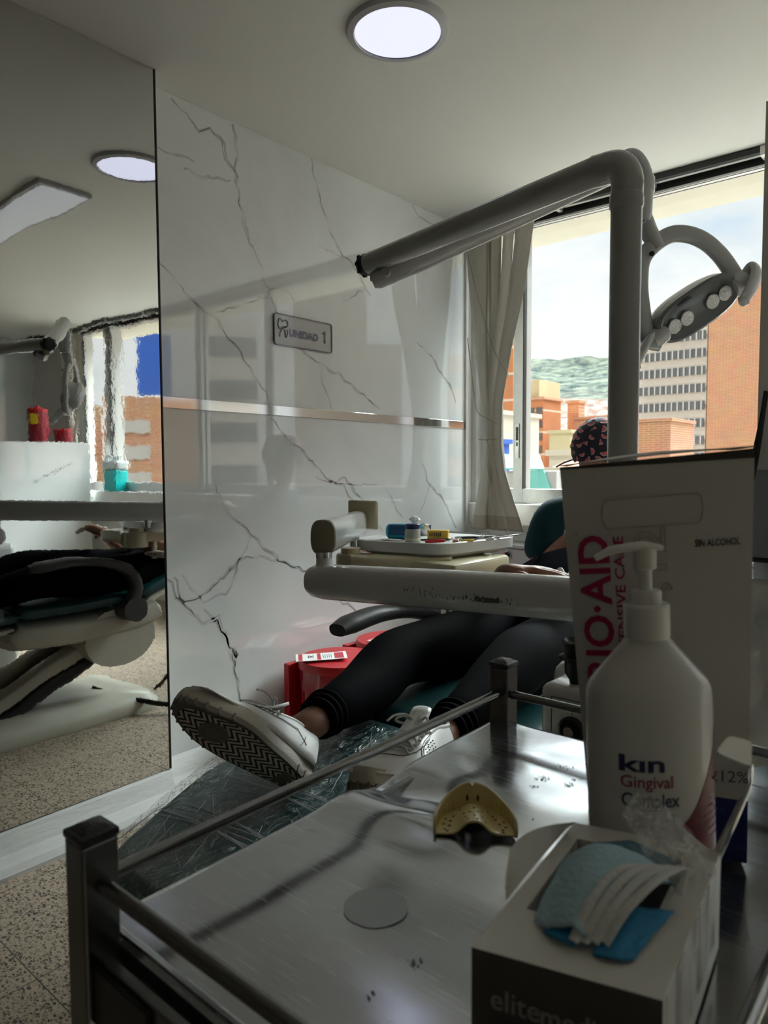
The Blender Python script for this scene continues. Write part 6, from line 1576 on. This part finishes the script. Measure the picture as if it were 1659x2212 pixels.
# ------------------------------------------------------------------ steel spatula leaning behind the mask box
sa, sm, sb = dep(1492, 1985, .487), dep(1546, 1855, .466), dep(1622, 1690, .44)
sp = thing('steel_spatula', 'polished steel spatula with square head leaning between the mask box and the carton', 'spatula', sa)
bm = B(); tube(bm, [sa, sm, sm.lerp(sb, .45), sb.lerp(sm, .1), sb], [.0030, .0030, .0026, .0018, .0009], 20); obj('shaft', bm, M['chrome'], sp, True)
bm = B(); h_ = [dep(1545, 1626, .432), dep(1573, 1590, .442), dep(1624, 1602, .442), dep(1622, 1658, .430)]
c4 = sum(h_, V())/4; rr_ = rq(h_, .0035, 5); nn_ = (h_[1]-h_[0]).cross(h_[2]-h_[0]).normalized()
loft(bm, [[p-nn_*.0006 for p in rr_], [p+nn_*.0006 for p in rr_]]); tube(bm, [sb, h_[3].lerp(h_[2], .12)], [.0009, .0012], 8); obj('head', bm, M['chrome'], sp, True)

# ------------------------------------------------------------------ right edge: tall white cabinet, bag, draped plastic, second chair
tcx = dep(1642, 700, 1.15)
tc2 = thing('tall_cabinet', 'tall narrow pale grey cabinet cut by the right edge of the photo', 'cabinet', (tcx.x+.1, tcx.y, 0))
rt = Matrix.Rotation(YAW-R_(29.5), 3, 'Z'); a = V((tcx.x, tcx.y, 0))
def boxr(bm, w0, w1, d0, d1, z0, z1, bev=.003):
    vs = box(bm, (0, 0, 0), (1, 1, 1)); 
    for v in vs: v.co = a+rt @ V((w0+(w1-w0)*v.co.x, d0+(d1-d0)*v.co.y, z0+(z1-z0)*v.co.z))
bm = B(); boxr(bm, 0, .28, 0, .22, .0, 1.70); obj('body', bm, mat('cabinet_grey', (.78, .78, .79), .5), tc2)
bm = B(); boxr(bm, .004, .28, .01, .21, 1.70, 1.745); obj('top_box', bm, M['black'], tc2)
bgm = thing('shoulder_bag', 'grey-blue fabric bag with black strap hanging on the tall cabinet', 'bag', a+rt @ V((.05, -.03, .98)))
bm = B(); vs = []
def bagg(u, v): return a+rt @ V((-.012+.14*u, -.02-.012*math.sin(PI*u)-.006*noise.noise(V((u*4, v*6, 1))), .965+.15*v))
grid(bm, bagg, 12, 16); bm.faces.layers.int.new('keep'); solid(obj('pouch', bm, mat('bag_cloth', (.36, .40, .46), .85, bump=.8, bscale=30), bgm, True), .012, -1)
bm = B(); tube(bm, spline([a+rt @ V((-.006, -.035, 1.10)), a+rt @ V((.004, -.03, 1.17)), a+rt @ V((.012, -.02, 1.24))], 5), [(.006, .002)]*11, 8, ref=(0, 0, 1)); obj('strap', bm, M['black'], bgm)
bm = B(); tube(bm, [a+rt @ V((-.012, -.04, .972)), a+rt @ V((.12, -.04, .968))], .004, 8); obj('hem', bm, M['black'], bgm)
wr_ = mat('wrinkled_plastic', (.62, .64, .66), .25, coat=.4, bump=1, bscale=22)
bm = B(); grid(bm, lambda u, v: a+rt @ V((-.018+.15*u+.008*noise.noise(V((2, v*9, 3))), -.03+.012*noise.noise(V((u*6, v*9, 1))), .60+.34*v)), 16, 30); bm.faces.layers.int.new('keep')
tag(solid(obj('plastic_cover', bm, wr_, None, True), .003, 0), 'wrinkled grey plastic cover hanging beside the carton at the right edge', 'plastic cover')
sc2 = thing('operator_stool', 'dark teal stool cushion with steel rod low at the right edge', 'stool', (.05, .75, 0))
c = dep(1668, 1830, .78)
bm = B(); loft(bm, [[V((c.x+.02, c.y+.02, 0))+V((x*k, y*k, c.z+z)) for x, y in rrect(-.07, .16, -.075, .10, .05)] for k, z in ((.9, -.06), (1, -.045), (1, .03), (.93, .05), (.5, .055))]); obj('cushion', bm, M['teal'], sc2, True)
bm = B(); cyl(bm, (c.x+.06, c.y+.03, .03), (c.x+.06, c.y+.03, c.z-.055), .018)
for k in range(5): tube(bm, [(c.x+.06, c.y+.03, .08), (c.x+.06+.11*math.cos(k*1.2566), c.y+.03+.11*math.sin(k*1.2566), .03)], .011, 8)
obj('stand', bm, M['steel'], sc2, True)
